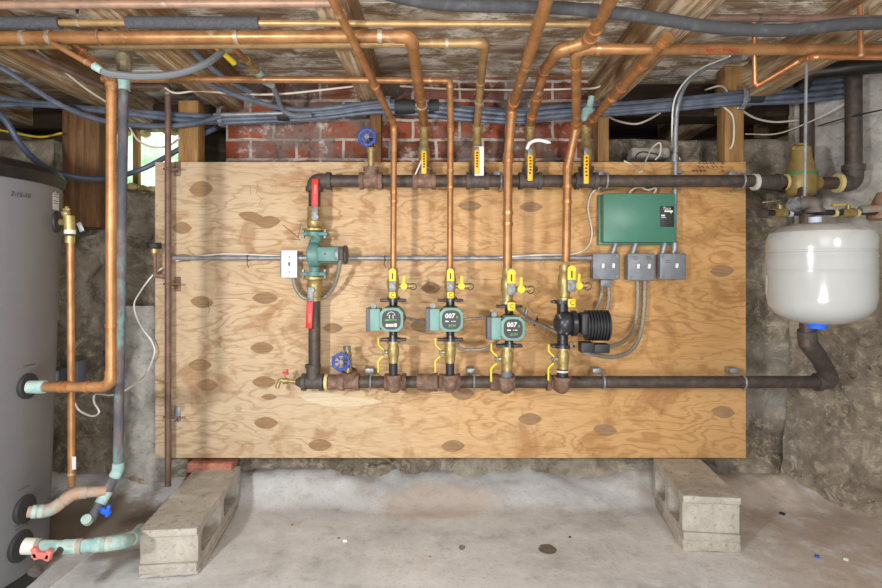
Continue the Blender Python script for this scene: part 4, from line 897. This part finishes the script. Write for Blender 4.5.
def swbox(px0, px1, py0, py1, label, toggles, marks, cover=True):
    Yf = -.05; x0, x1, z0, z1 = PX(px0, Yf), PX(px1, Yf), PZ(py1, Yf), PZ(py0, Yf); c = ((x0+x1)/2, (z0+z1)/2); w, h = x1-x0, z1-z0
    t = root('switch_box', label, 'switch', (c[0], 0, z0), 'grey switch boxes under the green control box')
    B().box((c[0], -.024, c[1]), (w, .048, h), .006).part('enclosure', 'greyvalv', t)
    cv = B().box((c[0], -.0515, c[1]), (w + .004, .007, h + .004), .005).part('cover', 'greyvalv', t)
    for sx in (-1, 1):
        for sz in (-1, 1): B().cyl((c[0] + sx*(w/2 - .01), -.053, c[1] + sz*(h/2 - .01)), (c[0] + sx*(w/2 - .01), -.0575, c[1] + sz*(h/2 - .01)), .0065, seg=10).part('screw_boss', 'greyvalv', t)
    for f in toggles: B().box((c[0] + f*w, -.062, c[1] + .004), (.011, .012, .02), .002, (.3, 0, 0)).part('toggle', 'white', t)
    b = B()
    for (fx, fz) in marks:
        for q in range(2): b.tube([(c[0] + fx*w + d, -.0556, c[1] + fz*h - q*.008 + e) for d, e in ((-.012, 0), (-.006, .002), (0, -.001), (.008, .002))], .0009, 4)
    if marks: b.part('handwritten_note', 'ink', cv)
    return t
swbox(593, 619, 254, 279, 'leftmost grey switch box below the green control box with two toggles', (-.15, .25), ())
swbox(628, 654, 254, 280, 'middle grey switch box below the green control box with two toggles', (-.15, .27), ((-.22, .38), (.3, .38)))
swbox(660, 685, 254, 279, 'rightmost grey switch box below the green control box with single toggle', (.12,), ((-.2, .24),))
for a, c, lab in (((616, 244), (612, 254), 'short conduit from green control box to leftmost grey switch box'), ((636, 244), (632, 254), 'short conduit from green control box to middle grey switch box'), ((665, 244), (662, 254), 'short conduit from green control box to rightmost grey switch box')):
    B().tube(PP((a[0], a[1] - 1, -.03), (c[0], c[1] + 1, -.03)), .011, 14).thing('electrical_conduit', 'galv', lab, 'conduit')
t = root('electrical_conduit', 'tall grey conduit curving from ceiling joists down to the rightmost switch box', 'conduit', P(673, 254, -.028))
B().tube(spline(PP((745, 57, -.45), (725, 60, -.35), (702, 70, -.22), (686, 84, -.12), (678, 104, -.05), (675.5, 130, -.03), (675.5, 165, -.026), (674.5, 215, -.026), (673.5, 255, -.028)), 6), .0098, 14).part('conduit_run', 'galv', t)
for py in (122, 158, 247): B().cyl(P(675, py - 4, -.029), P(674.6, py + 4, -.029), .0125).part('coupling', 'galv', t)
B().box(P(679.5, 172, -.012), (.022, .012, .012), .002).part('strap', 'galv', t)
cable('electric_cable', 'white cable tied along the tall curved conduit at right', 'cable', [(730, 56, -.46), (700, 69, -.25), (683, 84, -.15), (674, 102, -.08), (672, 128, -.05), (673, 146, .03), (680, 160, .04)], .0032, 'white')
B().cyl(P(676, 160, -.026), P(676, 153, -.026), .0108).thing('cable_tie', 'rubber', 'black tie around the tall curved conduit above the board edge', 'tie')
# flexible conduits under switch boxes
t = root('conduit_fitting', 'forked grey conduit fitting under the leftmost grey switch box', 'fitting', P(605, 287, -.03))
B().box(P(605, 283, -.028), (.044, .03, .03), .005).part('body', 'greyvalv', t)
cable('flexible_conduit', 'left flexible conduit dropping behind the black finned pump', 'conduit', [(602, 286, -.03), (601, 296, -.035), (597, 306, -.04), (590, 318, -.05), (580, 326, -.06)], .0075, 'flex', seg=10)
cable('flexible_conduit', 'right flexible conduit dropping behind the black finned pump', 'conduit', [(608, 286, -.03), (609, 298, -.035), (606, 312, -.04), (600, 324, -.05)], .0075, 'flex', seg=10)
cable('flexible_conduit', 'inner flexible conduit curving from middle switch box into black pump', 'conduit', [(637.5, 280, -.03), (637.5, 305, -.035), (634, 328, -.06), (624, 341, -.12), (610, 346, -.2), (602, 346, -.22)], .0078, 'flex', seg=10)
cable('flexible_conduit', 'outer flexible conduit curving from middle switch box under the black pump', 'conduit', [(645, 280, -.03), (644, 310, -.035), (640, 335, -.06), (630, 351, -.1), (612, 357, -.15), (592, 354, -.2), (582, 352, -.2)], .0085, 'flex', seg=10)
for p_, lab in (([(519, 318, -.12), (530, 321, -.1), (545, 327, -.08), (558, 333, -.12)], 'lower flexible conduit from third teal pump to the black pump'), ([(516, 308, -.08), (526, 316, -.06), (538, 323, -.05), (560, 329, -.1)], 'upper flexible conduit from third teal pump to the black pump'),
    ([(405, 318, -.16), (415, 320, -.14), (426, 323, -.18)], 'short flexible conduit between leftmost and middle teal pump'), ([(462, 320, -.14), (474, 318.5, -.14), (488, 317, -.17), (492, 311, -.26)], 'short flexible conduit between middle and third teal pump'),
    ([(455, 344, -.1), (462, 349, -.1), (478, 350, -.1), (492, 345, -.13), (501, 336, -.2)], 'flexible conduit drooping below between middle and third teal pump')):
    cable('flexible_conduit', lab, 'conduit', p_, .0062, 'flex', seg=10)
B().tube(PP((525, 315, -.06), (527, 309, -.06)), .007, 10).thing('conduit_strap', 'galv', 'small grey strap on the conduit right of the third teal pump', 'strap')
B().torus(P(536, 322, -.06), .016, .0022, (1, 0, -.5), 14).tube(PP((536, 320, -.08), (538, 315, -.1)), .0016, 5).thing('cable_tie', 'rubber', 'black tie around the conduits left of the black pump', 'tie')

# ------------------------------------------------------------------ right side: air separator, black pipe, expansion tank
YA = YM
t = root('air_separator', 'tall brass air separator with green band in the upper header line', 'air separator', P(801, 196, YA))
u = 1/S(YA)
B(u).lathe([(10,0),(13,1.5),(13.6,6),(14.2,12),(14,22),(12.6,25),(12.2,30),(9.6,38),(9,48),(6.5,50),(6,52)], seg=28).part('body', 'brass_y', t, True)
B(u).lathe([(13.7,20.6),(14.6,20.6),(14.6,23),(13.2,23)], seg=28).part('band', 'greenband', t, True)
B(u).cyl((-17,0,13), (18,0,13), 7.2, seg=8).part('side_port', 'brass_y', t, True)
B(u).box((-7,-3,47), (9,4,4), .8).cyl((-11,-3,48), (-7,-3,48), 2.4, seg=8).part('vent_screw', 'brass_y', t, True)
B(u).cyl((0,0,-7), (0,0,1), 6).part('bottom_port', 'cast', t, True)
t = root('iron_pipe', 'black iron pipe leaving the air separator and turning straight up at right', 'pipe', P(853, 188, YA))
B().cyl(P(816, 183, YA), P(846, 183, YA), R15*1.0, seg=18).part('pipe_run', 'iron', t)
B().tube(fillet(PP((838, 183, YA), (853.5, 183, YA), (853.5, 166, YA)), .05)[0], R15*1.42, 20).cyl(P(853.5, 171, YA), P(853.5, 165, YA), R15*1.65, seg=20).part('elbow', 'cast', t)
B().cyl(P(840, 183, YA), P(836, 183, YA), R15*1.55, seg=20).part('sealing_tape', 'tapey', t)
B().cyl(P(853.5, 168, YA), P(853.5, 62, YA), R15*1.22, seg=20).part('riser', 'iron', t)
t = root('pipe_coupling', 'grey iron coupling with white tape joining header to air separator', 'fitting', P(772, 188, YM))
B().cyl(P(757, 182, YM), P(780, 182, YM), R15*1.2, seg=20).cyl(P(776, 182, YM), P(780, 182, YM), R15*1.35).part('body', 'cast', t)
B().cyl(P(753, 182, YM), P(757, 182, YM), R15*1.35, seg=20).part('sealing_tape', 'tape', t); B().cyl(P(786.5, 182, YM), P(784, 182, YM), R15*1.3, seg=20).part('sealing_tape', 'tapey', t)
B().cyl(P(780, 182, YM), P(787, 182, YM), R15, seg=18).part('nipple', 'iron', t)
# black drain pipes under the ceiling at right
B().cyl(P(807, 62, .12), P(807, 235, .12), .028, seg=18).thing('iron_pipe', 'iron', 'dark vertical pipe in shadow behind the hanging rod at right', 'pipe')
B().tube(spline(PP((800, 90, -.1), (810, 74, -.12), (830, 70, -.15), (850, 68, -.18), (895, 64, -.22), (940, 62, -.25)), 6), .03, 16).thing('iron_pipe', 'heatertop', 'black curved drain pipe below the joists at top right', 'pipe')
pipe('steel_pipe', 'grey slanted pipe under the joists at the top right corner', 'pipe', [(838, 12, -.5), (875, -6, -.62)], .010, 'greyvalv')
# expansion tank
YT = -.78; ST = S(YT); u = .97/ST; TW = .88
t = root('expansion_tank', 'white steel expansion tank hanging from piping at the right', 'tank', P(820, 322, YT))
HH = 102
B(u).lathe([(4,-3),(18,-2),(34,2),(46,8),(53,16),(55,26),(55,71),(54.2,72),(54.2,73.2),(55,74.2),(55,84),(52,92),(44,97.5),(30,101),(14,102.5),(5,103)], seg=64).part('shell', 'tank', t, True).scale = (TW, TW, 1)
B(u).lathe([(54.6,52.2),(55.8,52.2),(55.8,53.6),(54.6,53.6)], seg=64).part('seam', 'tank', t, True).scale = (TW, TW, 1)
B(u).lathe([(54.6,66.2),(55.9,66.2),(55.9,67.6),(54.6,67.6)], seg=64).part('seam', 'tank', t, True).scale = (TW, TW, 1)
B(u).lathe([(4,0),(8,0),(10.6,5.5),(6,6)], (-7,-6,-6)).part('valve_cap', 'bluecap', t, True, label='blue plastic valve cap')
B(u).cyl((-5,0,102), (-5,0,108), 6).part('neck', 'tapeb', t, True)
a = math.radians(202); lbx = B(u)
vs = []
for k in range(5):
    q = math.radians(150 + k*4); vs.append([Vector((55.3*math.cos(q)*u, 55.3*math.sin(q)*u, z*u)) for z in (28, 48)])
for i in range(4): lbx.bm.faces.new([lbx.bm.verts.new(v) for v in (vs[i][0], vs[i+1][0], vs[i+1][1], vs[i][1])])
lbx.part('sticker', 'paper', t, True).scale = (TW, TW, 1)
t = root('pipe_elbow', 'rusty iron elbow on top of the white expansion tank', 'fitting', P(815, 212, YT))
B().tube(fillet(PP((803, 203, YT+.02), (815, 203, YT), (815, 213, YT)), .03)[0], .0195, 18).cyl(P(815, 209, YT), P(815, 213, YT), .024).part('elbow', 'cast', t)
b = B().cyl(P(789, 206, YT+.06), P(804, 203, YT+.02), .014, seg=12).cyl(P(793, 205, YT+.05), P(798, 204, YT+.035), .021, seg=8); b.part('union', 'chrome', t)
B().tube(PP((800, 204, YT+.03), (801, 196, -.5), (801, 190, -.12)), .013, 12).part('link_pipe', 'cast', t)
t = root('threaded_rod', 'thin steel hanger rod dropping from copper bend to tank piping', 'rod', P(806, 196, -.7))
B().cyl(P(806.5, 61, -.62), P(804.5, 200, -.70), .0042, seg=8).part('rod', 'galv', t); B().cyl(P(804.6, 196, -.7), P(804.5, 201, -.7), .009, seg=6).part('nut', 'galv', t)
# fill line behind tank top
YF = -.3
t = root('feed_line', 'horizontal feed water line with brass valves behind the expansion tank top', 'pipe', P(770, 216, YF))
B().tube(PP((762, 213, YF), (885, 212, YF)), .0105, 12).tube(PP((880, 213, YF), (940, 208, YF)), .0115, 12).part('pipe_run', 'black', t)
B().cyl(P(759, 213, YF), P(766, 213, YF), .018).part('end_fitting', 'cast', t)
for px in (764, 790, 835, 857): B().cyl(P(px - 1.5, 213, YF), P(px + 1.5, 213, YF), .0145).part('sealing_tape', 'tapey' if px != 790 else 'tapeb', t)
for px in (780, 848): B().cyl(P(px - 6, 213, YF), P(px + 6, 212.5, YF), .0165, seg=8).cyl(P(px, 212, YF), P(px, 205, YF), .008).part('valve_body', 'brass', t)
B().box(P(771, 201.5, YF), (.06, .01, .005), .001, (0, -.12, 0)).part('lever', 'brass', t); B().box(P(839, 205, YF), (.045, .01, .006), .001, (0, -.05, 0)).part('lever', 'yellow', t)
B().cyl(P(860, 210, YF), P(892, 208, YF), .0155).part('check_valve', 'verdi_c', t)
t = root('pressure_regulator', 'bronze coloured pressure regulator on the feed line at right edge', 'regulator', P(882, 220, YF + .02))
B(1/S(YF)).lathe([(9,0),(13,1),(13,9),(10,12),(8,20),(4,28)]).part('body', 'copper_d', t, True)

# ------------------------------------------------------------------ floor objects
def cblock(label, c, rotz, tilt, L, W, H, chunk):
    t = root('concrete_block', label, 'block', c, 'concrete blocks under the board', rot=(tilt, 0, rotz))
    def rr(x0, x1, z0, z1, r, n=5):
        o = []
        for cx, cz, a0 in ((x1-r, z0+r, -PI/2), (x1-r, z1-r, 0), (x0+r, z1-r, PI/2), (x0+r, z0+r, PI)):
            o += [(cx + r*math.cos(a0 + PI/2*k/n), cz + r*math.sin(a0 + PI/2*k/n)) for k in range(n+1)]
        return o
    b = B(); h0 = .0 + chunk; outer = [(0, h0), (L, h0), (L, H), (0, H)]
    hs = [rr(.035, L/2 - .018, h0 + .032, H - .03, .03), rr(L/2 + .018, L - .035, h0 + .032, H - .03, .03)]
    b.prism(outer, -W/2, W/2, hs)
    b.box((-.006, 0, H - .012), (.016, W + .002, .024), .003).box((-.005, 0, h0 + .014), (.014, W, .028), .003)
    bmesh.ops.rotate(b.bm, matrix=Matrix.Rotation(PI/2, 3, 'Z'), verts=b.bm.verts)
    b.jitter(.0016, 40).part('block', 'block', t, True, ang=.5)
    if chunk:
        k = B(); k.box((.002, L*.45, chunk/2), (W*1.04, L*.94, chunk + .004), .006)
        bmesh.ops.subdivide_edges(k.bm, edges=k.bm.edges[:], cuts=4); k.jitter(.007, 22).part('mortar_base', 'block', t, True)
    return t
fl = lambda p: Vector((p.x, p.y, floor_z(p.x, p.y)))
cblock('hollow concrete block on the floor at left under the board corner', (-.863, -.532, -.034), math.radians(6.0), math.radians(.2), .545, .175, .152, .012)
cblock('hollow concrete block on broken mortar at right under the board', (.931, -.377, -.036), math.radians(-6.5), 0, .385, .187, .193, .038)
B().box(P(213, 465, .012), (.18, .075, .0385), .003).jitter(.0008, 30).thing('brick', 'brick1', 'single red brick wedged between left concrete block and plywood board', 'brick')
# broken slab edge and dark stains on the floor
def blob(px, py, rx, ry, mat, name, label, cat, h=.0018, seed=0):
    hz = ZC - ZF; Y = -D + F*hz/(py - CY); c = P(px, py, Y); b = B(); n = 22; k = 1/S(Y); ky = (hz*F/(py-CY)**2)
    vs = [b.bm.verts.new((c.x + math.cos(a)*rx*k*(1 + .2*noise.noise(Vector((math.cos(a), math.sin(a), seed)))), c.y + math.sin(a)*ry*ky*(1 + .2*noise.noise(Vector((math.cos(a)*2, math.sin(a)*2, seed)))), 0)) for a in [2*PI*i/n for i in range(n)]]
    for v in vs: v.co.z = floor_z(v.co.x, v.co.y) + h
    b.bm.faces.new(vs); return b.thing(name, mat, label, cat)
fy = lambda py: -D + F*(ZC-ZF)/(py - CY)
b = B(); q = [P(px, py, fy(py)) for px, py in ((-60, 578), (-60, 700), (20, 612), (98, 548), (62, 545))]
lo_ = [b.bm.verts.new((v.x, v.y, ZF - .01)) for v in q]; hi_ = [b.bm.verts.new((v.x, v.y, ZF + .012)) for v in q]
b.bm.faces.new(hi_); [b.bm.faces.new((lo_[i], lo_[(i+1) % 5], hi_[(i+1) % 5], hi_[i])) for i in range(5)]
b.thing('trim_8', 'concrete', kind='structure')
M['stain'] = simple('dark_stain', '#6a5f55', .7, 0, '#7c7066', 40); M['stain2'] = simple('grey_stain', '#8d8780', .7)
blob(547.5, 549, 9, 5, 'stain', 'floor_stain', 'dark round damp stain on the concrete floor between the blocks', 'stain', seed=1)
blob(462, 547.5, 3.4, 2.6, 'stain2', 'floor_stain', 'small faint grey spot on the floor left of the dark stain', 'stain', seed=2)
def chip(px, py, w, mat, label):
    Y = -D + F*(ZC-ZF)/(py - CY); c = fl(P(px, py, Y)); k = w/S(Y)
    B().box((c.x, c.y, c.z + k*.2), (k, k*.8, k*.5), k*.1, (0, 0, random.uniform(0, 3))).jitter(k*.12, 200).thing('debris_chip', mat, label, 'debris', 'debris chips on the floor')
for q in [(345, 541, 4, 'white', 'white paint chip on the floor in front of the board'), (338.5, 538.5, 2.4, 'brick1', 'rust coloured chip just left of the white paint chip'), (292, 525, 2.6, 'brick1', 'reddish chip on floor right of the left block'), (782, 514, 4.5, 'rubber', 'black bit of debris right of the right block'), (846, 560, 4.5, 'cream', 'pale stone chip at the lower right of the floor'), (817, 558, 4, 'bluecap', 'blue scrap on the floor at lower right'), (570, 537, 2.2, 'rubber', 'tiny dark pebble on floor above the damp stain'), (430, 557, 2, 'brick1', 'tiny brown pebble on the floor near lower middle'), (701, 478, 4.5, 'white', 'white fleck lying on top of the right block')]:
    if q[0] == 701: continue
    chip(*q)

# ------------------------------------------------------------------ light and camera
w = bpy.data.worlds.new('World'); SC.world = w; w.use_nodes = True
w.node_tree.nodes['Background'].inputs[0].default_value = (1, 1, 1, 1); w.node_tree.nodes['Background'].inputs[1].default_value = .36
def area(name, loc, target, size, power, col=(1, .985, .962)):
    l = bpy.data.lights.new(name, 'AREA'); l.shape = 'DISK'; l.size = size; l.energy = power; l.color = col
    o = bpy.data.objects.new(name, l); COL.objects.link(o); o.location = loc
    o.rotation_euler = (V(target) - V(loc)).to_track_quat('-Z', 'Y').to_euler(); return o
area('flash_left', (-1.0, -2.35, 1.05), (-.1, 0, .8), .14, 35)
area('flash_right', (1.0, -2.5, 1.35), (.2, 0, .9), .3, 15)
area('ambient_fill', (.2, -2.6, 1.6), (0, 0, 1.0), .9, 9)  # broad ambient fill added above and behind the camera, not a fixture
area('ceiling_fill', (.1, -2.5, .3), (0, -.3, 1.75), .7, 28)  # added upward fill that brightens the ceiling, no real lamp stands here
cd = bpy.data.cameras.new('Camera'); co = bpy.data.objects.new('Camera', cd); COL.objects.link(co)
co.location = (0, -D, ZC); co.rotation_euler = (PI/2, 0, 0); cd.sensor_width = 36; cd.lens = F/882*36; cd.shift_y = -(294 - CY)/882
cd.clip_start = .05
SC.camera = co
SC.view_settings.view_transform = 'Standard'; SC.view_settings.look = 'None'; SC.view_settings.gamma = 1; SC.view_settings.exposure = -.14
SC.view_settings.use_curve_mapping = False
